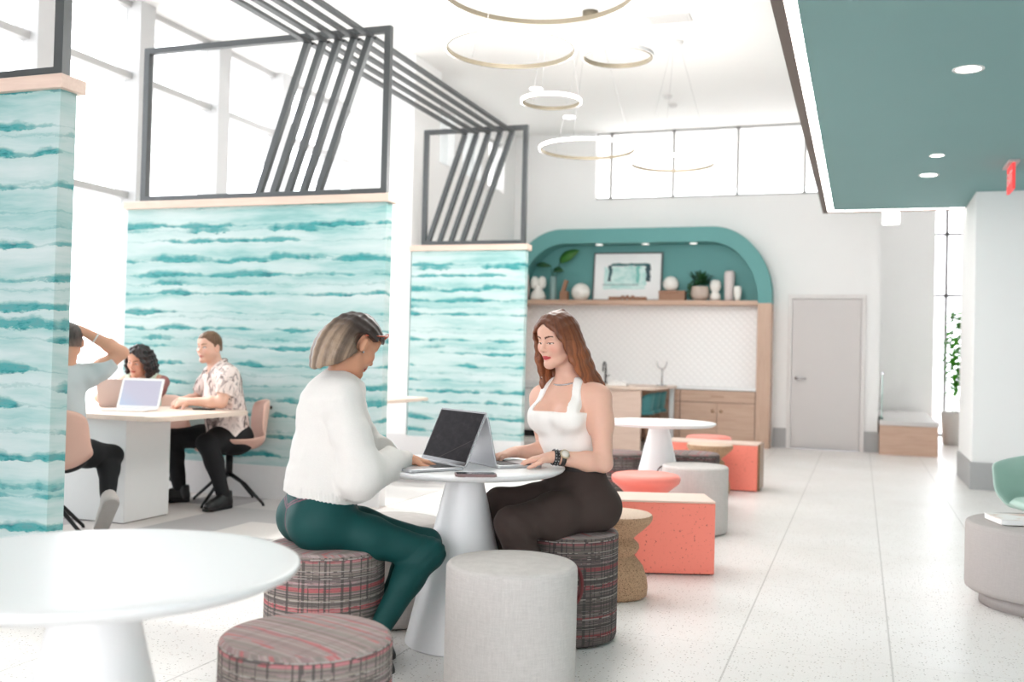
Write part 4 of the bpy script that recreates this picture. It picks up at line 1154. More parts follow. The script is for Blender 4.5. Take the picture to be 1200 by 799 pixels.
def mesh_obj(name, pq, mat, parent=None, col=None, sm=1):
    pts, quads = pq
    # keep the islands that matter: drop crumbs
    if sm: pts = smooth_pts(pts, quads, sm)
    me = bpy.data.meshes.new(name)
    me.vertices.add(len(pts)); me.vertices.foreach_set('co', pts.astype(np.float32).ravel())
    me.loops.add(len(quads) * 4); me.loops.foreach_set('vertex_index', quads.astype(np.int32).ravel())
    me.polygons.add(len(quads)); me.polygons.foreach_set('loop_start', np.arange(0, len(quads) * 4, 4, dtype=np.int32))
    me.update(calc_edges=True); me.validate()
    me.polygons.foreach_set('use_smooth', [True] * len(me.polygons))
    if col is not None:
        C = np.ones((len(pts), 4), np.float32); C[:, :3] = col(pts)
        at = me.color_attributes.new('tint', 'FLOAT_COLOR', 'POINT'); at.data.foreach_set('color', C.ravel())
    me.materials.append(mat)
    o = bpy.data.objects.new(name, me); COL.objects.link(o)
    if parent: o.parent = parent
    return o

def drop_crumbs(pq, keep=.02):
    """remove loose islands smaller than a share of the biggest one."""
    pts, q = pq; n = len(pts); lab = np.arange(n)
    while True:
        m = lab[q].min(1); new = lab.copy()
        for i in range(4): np.minimum.at(new, q[:, i], m)
        new = new[new]
        if (new == lab).all(): break
        lab = new
    u, inv, c = np.unique(lab, return_inverse=True, return_counts=True)
    good = c[inv] >= keep * c.max()
    mp = np.cumsum(good) - 1
    return pts[good], mp[q[good[q].all(1)]]

def m_tint(name, rough=.5, sss=0., bumpscale=0, bumpstr=.2, spec=.4, noise=.06, nscale=60):
    t = NT(name); a = t.add('ShaderNodeVertexColor', layer_name='tint')
    f = t.noise(t.coord(), nscale, 3)
    c = t.mix(t.math('MULTIPLY', f, noise), a.outputs['Color'], (0, 0, 0, 1), 'MULTIPLY')
    t.set(c, rough, spec=spec)
    if sss:
        t.b.inputs['Subsurface Weight'].default_value = sss; t.b.inputs['Subsurface Radius'].default_value = (.02, .008, .004); t.b.inputs['Subsurface Scale'].default_value = .35
    if bumpscale: t.bump(t.noise(t.coord(), bumpscale, 3), bumpstr, .004)
    return t.m
M['skin'] = m_tint('skin', .52, .12, spec=.35, noise=.05)
M['hair'] = m_tint('hair', .42, spec=.45, noise=.25, nscale=160)
M['cloth_tint'] = m_tint('printed cloth', .85, spec=.2)

def lin(r, g, b): return np.array(srgb(r, g, b)[:3])

# ---- head ----
def head_frame(fwd, up):
    f = unit(fwd); l = unit(np.cross(up, f)); u = np.cross(f, l); return np.stack([f, l, u], 1)
def add_head(S, c, R, s=1., male=False, tag='head', ears=True):
    c = np.asarray(c, float); W = lambda x, y, z: c + s * (R @ V3(x, y, z))
    E = lambda p, r, k=.02, sub=False: S.ell(tag, W(*p), s * V3(*r), R, k * s, sub)
    Cp = lambda p, q, ra, rb, k=.02: S.cap(tag, W(*p), W(*q), ra * s, rb * s, k * s)
    j = 1.08 if male else 1.
    E((-.012, 0, .032), (.096, .076, .088))
    E((.032, 0, -.030), (.056, .060 * j, .085), .03)
    for q in (-1, 1):
        Cp((.0, q * .052 * j, -.055), (.070, q * .010, -.100), .018, .014, .03)
        E((.060, q * .040, -.024), (.024, .022, .024), .03)
        Cp((.078, q * .012, .024), (.068, q * .044, .026), .010 * (1.15 if male else .9), .008, .02)
    E((.076, 0, -.100), (.016 * j, .020 * j, .014), .022)
    E((.070, 0, .060), (.024, .048, .036), .03)
    for q in (-1, 1): E((.097, q * .031, .004), (.016, .018, .011), None and 0 or .014, True)
    for q in (-1, 1): E((.070, q * .031, .003), (.0150, .0155, .0125), .004)
    Cp((.086, 0, .014), (.107, 0, -.024), .0070, .0095, .012)
    E((.107, 0, -.026), (.0105, .0105, .0095), .008)
    for q in (-1, 1): E((.096, q * .0115, -.030), (.010, .0075, .0075), .008)
    E((.084, 0, -.052), (.014, .020, .012), .02)
    E((.0915, 0, -.0605), (.0085, .0215, .0052), .005)
    E((.0900, 0, -.0710), (.0090, .0185, .0062), .005)
    if ears:
        for q in (-1, 1):
            E((-.010, q * .079, -.004), (.019, .018, .033), .006)
            E((.000, q * .091, -.002), (.010, .007, .020), .004, True)
    return W
def face_paint(pts, base, c, R, s, skin, lips, brow, iris=(60, 42, 30), down=.0, blush=None, stubble=None):
    h = ((pts - np.asarray(c)) @ R) / s
    x, y, z = h.T; col = base
    ay = np.abs(y); front = (x > .045) & (ay < .08) & (np.abs(z) < .14)
    if blush is not None:
        w = np.exp(-((ay - .045) / .02) ** 2 - ((z + .028) / .02) ** 2) * front * .35
        col = col * (1 - w[:, None]) + blush * w[:, None]
    if stubble is not None:
        w = np.clip((-.035 - z) / .02, 0, 1) * np.clip((x + .02) / .03, 0, 1) * (np.abs(z) < .14) * .35 * (ay < .09)
        col = col * (1 - w[:, None]) + stubble * w[:, None]
    yb = (ay - .012) / .040; zb = .0245 + .010 * np.sin(np.clip(yb, 0, 1) * 2.2) - .004 * yb
    m = front & (yb > 0) & (yb < 1) & (np.abs(z - zb) < .0042 * (1.15 - .6 * yb))
    col = np.where(m[:, None], brow, col)
    dy = ay - .031; ez = z - (.003 - down * .004); op = .0062 * (1 - .55 * down)
    e = (dy / .0140) ** 2 + (ez / op) ** 2
    m = front & (e < 1); col = np.where(m[:, None], lin(232, 226, 220), col)
    m2 = m & ((dy + .001) ** 2 + (ez + .001) ** 2 < .0058 ** 2); col = np.where(m2[:, None], lin(*iris), col)
    m3 = front & (e >= .85) & (e < 2.0) & (ez > -.001) & (np.abs(dy) < .018); col = np.where(m3[:, None], lin(38, 26, 24), col)
    m4 = front & ((y / .0235) ** 2 + ((z + .0655) / .0100) ** 2 < 1) & (x > .07); col = np.where(m4[:, None], lips, col)
    m5 = m4 & (np.abs(z + .0655 + .0006) < .0011); col = np.where(m5[:, None], lips * .45, col)
    m6 = front & (ay > .003) & (ay < .009) & (np.abs(z + .0355) < .0022) & (x > .09); col = np.where(m6[:, None], skin * .35, col)
    return col

# ---- hand ----
def add_hand(S, w, d, n, side, tag='hand', sc=1., curl=(22, 30, 22), spread=.010, thumb=(.62, .72, -.25), thumb_curl=.4):
    """w wrist, d pointing direction, n back-of-hand normal, side +1/-1: thumb lies on side*(d x n)."""
    d = unit(d); n = unit(np.asarray(n) - d * (np.asarray(n) @ d)); s = np.cross(d, n) * side; w = np.asarray(w, float)
    L = [.068, .077, .072, .056]; off = [.029, .0098, -.0098, -.028]; kn = [.084, .088, .084, .077]
    S.cap(tag, w - d * .01, w + d * .03, .024 * sc, .026 * sc, .015, (n, 1.45))
    for i in range(4):
        k = w + (d * kn[i] + s * off[i]) * sc - n * abs(off[i]) * .12
        S.cap(tag, w + (d * .022 + s * off[i] * .6) * sc, k, .0135 * sc, .0105 * sc, .014)
        p = k; dirv = unit(d + s * off[i] * spread * 30); ang = 0
        for q, fr in enumerate((.45, .31, .24)):
            ang += math.radians(curl[q] * (1 + .12 * (i - 1)))
            v = dirv * math.cos(ang) - n * math.sin(ang); e = p + v * L[i] * fr * sc
            r0 = (.0092, .0084, .0076)[q] * sc * (.88 if i == 3 else 1); r1 = (.0084, .0076, .0062)[q] * sc * (.88 if i == 3 else 1)
            S.cap(tag, p, e, r0, r1, .0035); p = e
    p = w + (d * .022 + s * .022) * sc; v = unit(d * thumb[0] + s * thumb[1] + n * thumb[2])
    S.cap(tag, w + d * .012 * sc, p, .016 * sc, .014 * sc, .015)
    for q, (ln, r0, r1) in enumerate(((.040, .0130, .0108), (.032, .0102, .0094), (.025, .0092, .0072))):
        e = p + v * ln * sc; S.cap(tag, p, e, r0 * sc, r1 * sc, .006); p = e; v = unit(v + thumb_curl * (d - s * .5) - .12 * n)
    return s

def add_torso(S, pel, chest, shL, shR, nb, dp, dc, sc=1., female=True, wid=1., bust=0.):
    pel, chest, shL, shR, nb = [np.asarray(q, float) for q in (pel, chest, shL, shR, nb)]
    dp, dc = unit(dp), unit(dc); lp = np.cross((0, 0, 1), dp); lc = unit(shL - shR)
    Rp = np.stack([dp, lp, V3(0, 0, 1)], 1)
    upc = unit(nb - (chest - V3(0, 0, .1))); Rc = np.stack([unit(np.cross(lc, upc)), lc, np.cross(unit(np.cross(lc, upc)), lc)], 1)
    hip = 1.06 if female else .96
    S.ell('pelvis', pel, V3(.118, .165 * hip, .115) * sc, Rp, .04)
    for q in (-1, 1): S.ell('pelvis', pel - dp * .045 * sc + lp * q * .082 * sc + V3(0, 0, -.02), V3(.105, .098, .100) * sc, Rp, .05)
    ab = unit(dp + dc)
    a0, a1 = pel + V3(0, 0, .06), chest - V3(0, 0, .10)
    S.cap('torso', a0, a1, .140 * sc * (wid if female else 1.02 * wid), (.122 if female else .140) * sc * wid, .07, (ab, 1.32))
    S.ell('torso', chest, V3(.108, .142 * wid, .175) * sc, Rc, .06)
    S.ell('torso', chest + Rc @ V3(-.01, 0, .09) * sc, V3(.088, .150 * wid, .095) * sc, Rc, .05)
    S.cap('torso', shL - lc * .03, shR + lc * .03, .050 * sc, .050 * sc, .06)
    for q in (shL, shR): S.cap('torso', nb + V3(0, 0, -.01), q * .75 + nb * .25 + V3(0, 0, .005), .042 * sc, .034 * sc, .05)
    if bust:
        for q in (-1, 1): S.ell('bust', chest + Rc @ V3(.088, q * .070, .02) * sc, V3(.062, .064, .066) * bust, Rc, .035)
    return Rp, Rc
def add_arm(S, tag, sh, el, wr, sc=1., k=.035, bulk=1.):
    sh, el, wr = [np.asarray(q, float) for q in (sh, el, wr)]
    S.cap(tag, sh, sh * .62 + el * .38, .050 * sc * bulk, .046 * sc * bulk, k)
    S.cap(tag, sh * .62 + el * .38, el, .046 * sc * bulk, .0375 * sc, k)
    m = el * .68 + wr * .32
    S.cap(tag, el, m, .0375 * sc, .0390 * sc * bulk ** .5, .02); S.cap(tag, m, wr, .0390 * sc * bulk ** .5, .0255 * sc, .02)
def add_leg(S, tag, hip, kn, an, sc=1., k=.04, th=1.):
    hip, kn, an = [np.asarray(q, float) for q in (hip, kn, an)]
    m = hip * .6 + kn * .4
    S.cap(tag, hip, m, .088 * sc * th, .078 * sc * th, k); S.cap(tag, m, kn, .078 * sc * th, .056 * sc, k)
    back = unit(an - kn); bend = unit((hip - kn) - back * ((hip - kn) @ back))
    c = kn * .66 + an * .34 + bend * .016
    S.cap(tag, kn, c, .054 * sc, .055 * sc, .03); S.cap(tag, c, an, .055 * sc, .034 * sc, .03)
def add_foot(S, tag, an, d, ln=.24, sc=1., up=None):
    an = np.asarray(an, float); d = unit(d); u = V3(0, 0, 1) if up is None else unit(up); l = np.cross(u, d)
    S.cap(tag, an - d * .035 - u * .045, an - u * .03, .032 * sc, .034 * sc, .03)
    S.cap(tag, an - u * .02, an + d * (ln * .48) - u * .055, .036 * sc, .026 * sc, .03, (l, .92))
    S.cap(tag, an - d * .03 - u * .062, an + d * (ln * .62) - u * .068, .026 * sc, .022 * sc, .03, (l, .8))

def shoe(name, parent, an, d, mat, sole, ln=.25, up=None, high=.0, wide=1.):
    """a shoe as upper and sole, following the foot of the same ankle."""
    an = np.asarray(an, float); d = unit(d); u = V3(0, 0, 1) if up is None else unit(up); l = np.cross(u, d)
    S = Sdf()
    S.cap('s', an - d * .036 - u * .04, an - d * .03 + u * high, .042 * wide, .045 * wide, .03)
    S.cap('s', an - d * .03 - u * .055, an + d * (ln * .60) - u * .062, .043 * wide, .040 * wide, .03, (l, .9))
    S.cap('s', an - u * .01, an + d * (ln * .42) - u * .045, .045 * wide, .034 * wide, .03)
    base = an - u * .088
    up_f = lambda X, Y, Z: np.maximum(-((X - base[0]) * u[0] + (Y - base[1]) * u[1] + (Z - base[2]) * u[2]) + .010, ((X - an[0]) * u[0] + (Y - an[1]) * u[1] + (Z - an[2]) * u[2]) - .02 - high)
    o = mesh_obj(name, S.mesh(h=.006, cut=up_f), mat, parent)
    T = Sdf(); T.cap('s', an - d * .035 - u * .080, an + d * (ln * .61) - u * .080, .046 * wide, .044 * wide, .02, (l, .9))
    lo = lambda X, Y, Z: np.abs(((X - an[0]) * u[0] + (Y - an[1]) * u[1] + (Z - an[2]) * u[2]) + .081) - .011
    mesh_obj('sole', T.mesh(h=.005, cut=lo), sole, o, sm=1)
    return o

# ---- hair ----
def strands(a, seed):
    r = np.random.default_rng(seed); out = 0
    for n, w in ((60, .4), (130, .35), (300, .25)):
        T = r.uniform(0, 1, n + 1); out = out + w * np.interp((a + PI) / (2 * PI) % 1 * n, np.arange(n + 1), T)
    return np.clip((out - .25) * 2, 0, 1)

def hair_locks(S, tag, guides, n, c, R, s, r0=.012, r1=.006, jit=.006, seed=1, k=.006):
    rnd = np.random.default_rng(seed); G = np.array(guides, float); m = len(G)
    for i in range(n):
        t = i / (n - 1) * (m - 1) if n > 1 else 0; a = min(int(t), m - 2); w = t - a
        P = G[a] * (1 - w) + G[a + 1] * w
        P = P + rnd.normal(size=3) * jit * .5 + np.linspace(0, 1, len(P))[:, None] * rnd.normal(size=3) * jit
        # refine the curve
        tt = np.linspace(0, len(P) - 1, len(P) * 2 - 1); P = np.stack([np.interp(tt, np.arange(len(P)), P[:, q]) for q in range(3)], 1)
        P[1:-1] = .5 * P[1:-1] + .25 * (P[:-2] + P[2:])
        W = np.asarray(c) + s * (P @ R.T)
        rr = np.interp(np.linspace(0, 1, len(W)), [0, .25, .75, 1], [r0 * .8, r0, r0 * .9, r1]) * s
        for q in range(len(W) - 1): S.cap(tag, W[q], W[q + 1], rr[q], rr[q + 1], k)

def person(name, base, label, S, h, fine, paint, group=None):
    """one continuous body mesh as the thing itself."""
    o = mesh_obj(name, drop_crumbs(S.mesh(None, 0., h, fine)), M['skin'], None, paint)
    o.location = (base[0], base[1], 0); o.rotation_euler.z = CY
    return tag(o, label, 'person', group)

def ncos(X, Y, Z, sc, seed=0, oct=3):
    """cheap smooth noise for folds."""
    r = np.random.default_rng(seed); out = 0; a = 1.
    for o in range(oct):
        for _ in range(3):
            d = r.normal(size=3); d /= np.linalg.norm(d); ph = r.uniform(0, 6.28)
            out = out + a / 3 * np.sin((X * d[0] + Y * d[1] + Z * d[2]) * sc * (1.9 ** o) + ph)
        a *= .5
    return out

# ================================================================== woman in white sweater and teal trousers
def build_woman_sweater():
    base = (-1.967, 3.464); S = Sdf()
    d = unit((.886, .47, 0)); dc = unit((.95, .30, 0))
    pel = V3(-.02, .0, .565); chest = V3(.0, .03, .905); shR = V3(.075, -.125, 1.02); shL = V3(.0, .195, 1.02); nb = V3(.035, .035, 1.075)
    add_torso(S, pel, chest, shL, shR, nb, d, dc, 1.0, True, .98, .8)
    elR, wrR = V3(.155, -.165, .735), V3(.300, .070, .782)
    elL, wrL = V3(.125, .31, .76), V3(.215, .255, .782)
    add_arm(S, 'armR', shR, elR, wrR, .95); add_arm(S, 'armL', shL, elL, wrL, .95)
    kR, aR = V3(.408, -.02, .425), V3(.222, -.150, .135)
    kL, aL = V3(.385, .115, .438), V3(.205, .030, .135)
    add_leg(S, 'legR', pel + V3(.03, -.085, -.03), kR, aR, .92); add_leg(S, 'legL', pel + V3(-.03, .085, -.03), kL, aL, .90)
    fd = unit((.62, .10, -.62)); fu = unit((.62, .10, .72)); add_foot(S, 'foot', aR, fd, .21, .86, fu); add_foot(S, 'foot', aL, fd, .21, .86, fu)
    hc = V3(.088, .035, 1.232); R = head_frame((.60, .56, -.50), (.3, .3, 1)); hs = .94
    S.cap('neck', nb + V3(-.02, -.01, -.02), hc + R @ V3(-.025, 0, -.045) * hs, .052, .048, .03)
    add_head(S, hc, R, hs)
    add_hand(S, wrR, (.86, .42, -.14), (.1, .05, 1), 1, curl=(18, 28, 22)); add_hand(S, wrL, (.80, -.45, -.14), (.1, .05, 1), -1, curl=(18, 28, 22))
    skin, lips = lin(206, 152, 122), lin(176, 92, 84)
    def paint(p):
        c = np.tile(skin, (len(p), 1))
        return face_paint(p, c, hc, R, hs, skin, lips, lin(44, 32, 28), down=.8, blush=lin(204, 128, 104))
    fine = [(hc - .125, hc + .125, .0026), (V3(.26, .04, .73), V3(.46, .30, .83), .0035)]
    o = person('person', base, 'seated woman in white knit sweater and teal trousers typing on a laptop', S, .007, fine, paint)
    # sweater
    T = Sdf(); T.P = [q for q in S.P if q[0] in ('torso', 'bust', 'armR', 'armL')]
    T.ell('torso', V3(.005, .02, .70), V3(.150, .165, .13), np.stack([dc, np.cross((0, 0, 1), dc), V3(0, 0, 1)], 1), .06)
    T.cap('armR', shR * .5 + elR * .5, elR, .050, .056, .04); T.cap('armR', elR, elR * .4 + wrR * .6, .060, .046, .04)
    T.cap('armL', shL * .5 + elL * .5, elL, .050, .056, .04); T.cap('armL', elL, elL * .4 + wrL * .6, .060, .046, .04)
    cR, cL = unit(wrR - elR), unit(wrL - elL)
    def cut(X, Y, Z):
        hem = (.633 - .13 * X) - Z
        wr1 = (X - wrR[0]) * cR[0] + (Y - wrR[1]) * cR[1] + (Z - wrR[2]) * cR[2] + .012
        near1 = np.sqrt((X - wrR[0]) ** 2 + (Y - wrR[1]) ** 2 + (Z - wrR[2]) ** 2) - .10
        wr2 = (X - wrL[0]) * cL[0] + (Y - wrL[1]) * cL[1] + (Z - wrL[2]) * cL[2] + .012
        near2 = np.sqrt((X - wrL[0]) ** 2 + (Y - wrL[1]) ** 2 + (Z - wrL[2]) ** 2) - .10
        c = np.maximum(hem, np.minimum(wr1, -near1)); c = np.maximum(c, np.minimum(wr2, -near2))
        g = np.sqrt((X - nb[0] - .03) ** 2 + (Y - nb[1] - .01) ** 2 + (Z - nb[2] - .048) ** 2) - .075
        return np.maximum(c, -g)
    def disp(X, Y, Z):
        fold = ncos(X, Y, Z, 17, 3) * .007 + ncos(X * .6, Y * .6, Z * 1.8, 34, 8) * .0045 + ncos(X * 1.6, Y * 1.6, Z * .5, 42, 13) * .002
        rib = np.where(Z < .675 - .13 * X, .003 * np.sin(np.arctan2(Y, X) * 120.), 0)
        return fold + rib
    t = NT('white knit'); co = t.coord(); s = t.sep(co)
    nz = t.noise(co, 300, 2); t.set(t.mix(nz, srgb(220, 217, 212), srgb(232, 229, 225)), .95, spec=.15)
    t.b.inputs['Sheen Weight'].default_value = .25; t.bump(nz, .35, .003)
    mesh_obj('sweater', drop_crumbs(T.mesh(None, {'torso': .020, 'bust': .012, 'armR': .016, 'armL': .016}, .0055, (), cut, disp, 1.3), .05), t.m, o)
    for w_, c_ in ((wrR, cR), (wrL, cL)):
        U = Sdf(); U.cap('c', w_ - c_ * .045, w_ - c_ * .008, .041, .036, .01)
        mesh_obj('cuff', U.mesh(h=.004, disp=lambda X, Y, Z: .0012 * np.sin((X - Y) * 900)), t.m, o)
    # trousers
    L = Sdf(); L.P = [q for q in S.P if q[0] in ('pelvis', 'torso', 'legR', 'legL')]
    L.cap('pelvis', pel + V3(0, 0, .02), pel + V3(.005, .005, .14), .128, .120, .05, (d, 1.25))
    def cut2(X, Y, Z): return np.maximum(Z - .695, .125 - Z)
    def disp2(X, Y, Z):
        kn = np.exp(-((X - kR[0]) ** 2 + (Y - kR[1]) ** 2 + (Z - kR[2]) ** 2) / .008)
        return ncos(X, Y, Z, 60, 5, 2) * .0012 + kn * .003 * np.sin((Z - X) * 160)
    lat = np.cross((0, 0, 1), d)
    def paintL(p):
        q = p - pel; fx = q @ d; ly = q @ lat; z = q[:, 2]
        c = np.tile(lin(8, 70, 69), (len(p), 1)); st = lin(120, 78, 92)
        back = (fx < .03)
        vy = .088 - .42 * (.09 - np.minimum(np.abs(ly), .13)) * 1.0
        zl = .030 + np.abs(ly) * .42
        m = back & ((np.abs(z - zl) < .0032) | (np.abs(z - zl - .012) < .0028)) & (np.abs(ly) < .17)
        m |= back & (np.abs(ly) < .0035) & (z < .03) & (z > -.09)
        m |= (np.abs(z - .090) < .0025)
        side = np.abs(np.abs(ly + .0) - .165) < .0
        c[m] = st
        return c
    tm = m_tint('teal stretch denim', .6, spec=.3, noise=.12, nscale=300)
    lg = mesh_obj('trousers', drop_crumbs(L.mesh(None, .007, .005, (), cut2, disp2), .05), tm, o, paintL)
    for aa in (aR, aL): shoe('shoe', o, aa, fd, plain('black shoe', srgb(26, 24, 26), .45), M['black'], .20, up=fu, wide=.86)
    # hair
    Hh = Sdf(); Wp = lambda x, y, z: hc + hs * (R @ V3(x, y, z))
    Hh.ell('cap', Wp(-.018, 0, .038), hs * V3(.104, .086, .092), R, .01)
    Hh.ell('cap', Wp(-.060, 0, -.015), hs * V3(.070, .080, .080), R, .03)
    gs = [[(.088, .012, .085), (.066, .062, .066), (.024, .088, .035), (-.03, .094, -.02), (-.06, .090, -.08), (-.078, .072, -.125)],
          [(.05, .01, .120), (.02, .062, .100), (-.03, .092, .04), (-.07, .096, -.03), (-.097, .082, -.10), (-.102, .055, -.155)],
          [(.01, .005, .132), (-.05, .045, .112), (-.105, .065, .04), (-.132, .068, -.03), (-.138, .055, -.11), (-.120, .032, -.178)],
          [(-.01, .0, .130), (-.09, .0, .102), (-.138, .0, .03), (-.154, .0, -.04), (-.148, .0, -.12), (-.122, .0, -.185)]]
    far = [[(x, y, z) for x, y, z in g] for g in gs]; near = [[(x, -y, z) for x, y, z in g] for g in gs]
    hair_locks(Hh, 'lock', near + far[::-1][1:], 74, hc, R, hs, .0100, .004, .0035, 4, .008)
    hair_locks(Hh, 'lock', [[(x * .97, y * .95, z * .97) for x, y, z in g] for g in near + far[::-1][1:]], 24, hc, R, hs, .016, .008, .004, 5, .008)
    for q in (-1, 1):
        hair_locks(Hh, 'front', [[(.070, q * .005, .108), (.088, q * .03, .080), (.080, q * .058, .050), (.050, q * .078, .020), (.02, q * .086, .006)], [(.060, q * .005, .115), (.080, q * .02, .095), (.072, q * .062, .065), (.04, q * .084, .03), (.0, q * .09, .01)]], 7, hc, R, hs, .010, .006, .002, 6, .006)
    for q_ in (-1, 1): Hh.ell('ear', Wp(-.022, q_ * .106, -.006), hs * V3(.052, .034, .042), R, .012, True)
    def hcut(X, Y, Z):
        q = [(X - hc[0]) * R[0, i] + (Y - hc[1]) * R[1, i] + (Z - hc[2]) * R[2, i] for i in range(3)]
        x, y, z = q[0] / hs, q[1] / hs, q[2] / hs
        face = np.minimum(x - .010, np.minimum(.045 + .0 * x - z, .2)) - np.maximum(np.abs(y) - .07, 0) * 0
        face2 = np.minimum(x + .036, -z + .034)     # around the ear
        return np.maximum(np.minimum(np.minimum(x - .035, .062 - z), .05), np.minimum(face2, .05)) * hs
    def hpaint(p):
        q = ((p - hc) @ R) / hs; x, y, z = q.T
        t_ = np.clip((-.015 - z - .65 * x) / .13, 0, 1)
        an = np.arctan2(y, -x + .02)
        st = strands(an + .5 * y, 5); w = np.clip(t_ * (.30 + .85 * st), 0, 1)
        dark, blond = lin(52, 38, 33), lin(168, 144, 122)
        return dark * (1 - w[:, None]) + blond * w[:, None]
    mesh_obj('hair', drop_crumbs(Hh.mesh(h=.0035, cut=hcut), .02), M['hair'], o, hpaint)
    # sunglasses pushed up into the hair
    fr = BM()
    ctr = lambda y, z, x: tuple(Wp(x, y, z))
    for q in (-1, 1):
        pts = [Wp(.094 - .012 * (math.cos(a) * .5 + .5) * 1.0 + .006 * math.sin(a), q * .036 + .028 * math.cos(a) * q, .093 + .021 * math.sin(a)) for a in np.linspace(0, 2 * PI, 20, endpoint=False)]
        add_tube(fr, pts, .0035, 8, True)
        add_tube(fr, [Wp(.084, q * .066, .098), Wp(.05, q * .088, .075), Wp(.0, q * .094, .045), Wp(-.03, q * .09, .03)], [.004, .003, .003, .003], 8)
    add_tube(fr, [Wp(.09, -.01, .096), Wp(.094, 0, .099), Wp(.09, .01, .096)], .0035, 8)
    gl = obj('sunglasses', fr, plain('orange tortoise frame', srgb(206, 92, 62), .3, var=.2, scale=80), o)
    for q in (-1, 1):
        b = BM(); vs = [b.verts.new(Wp(.090 - .012 * (math.cos(a) * .5 + .5) + .006 * math.sin(a), q * .036 + .026 * math.cos(a) * q, .093 + .019 * math.sin(a))) for a in np.linspace(0, 2 * PI, 20, endpoint=False)]
        b.faces.new(vs); ln = obj('lens', b, plain('brown lens', srgb(120, 84, 62), .1), gl); ln.modifiers.new('s', 'SOLIDIFY').thickness = .0015
    b = BM(); add_lathe(b, [(0, -.004), (.004, -.003), (.004, .003), (0, .004)], 10, tuple(Wp(.002, -.083, -.034))); obj('earring', b, M['chrome'], o)
    return o
build_woman_sweater()

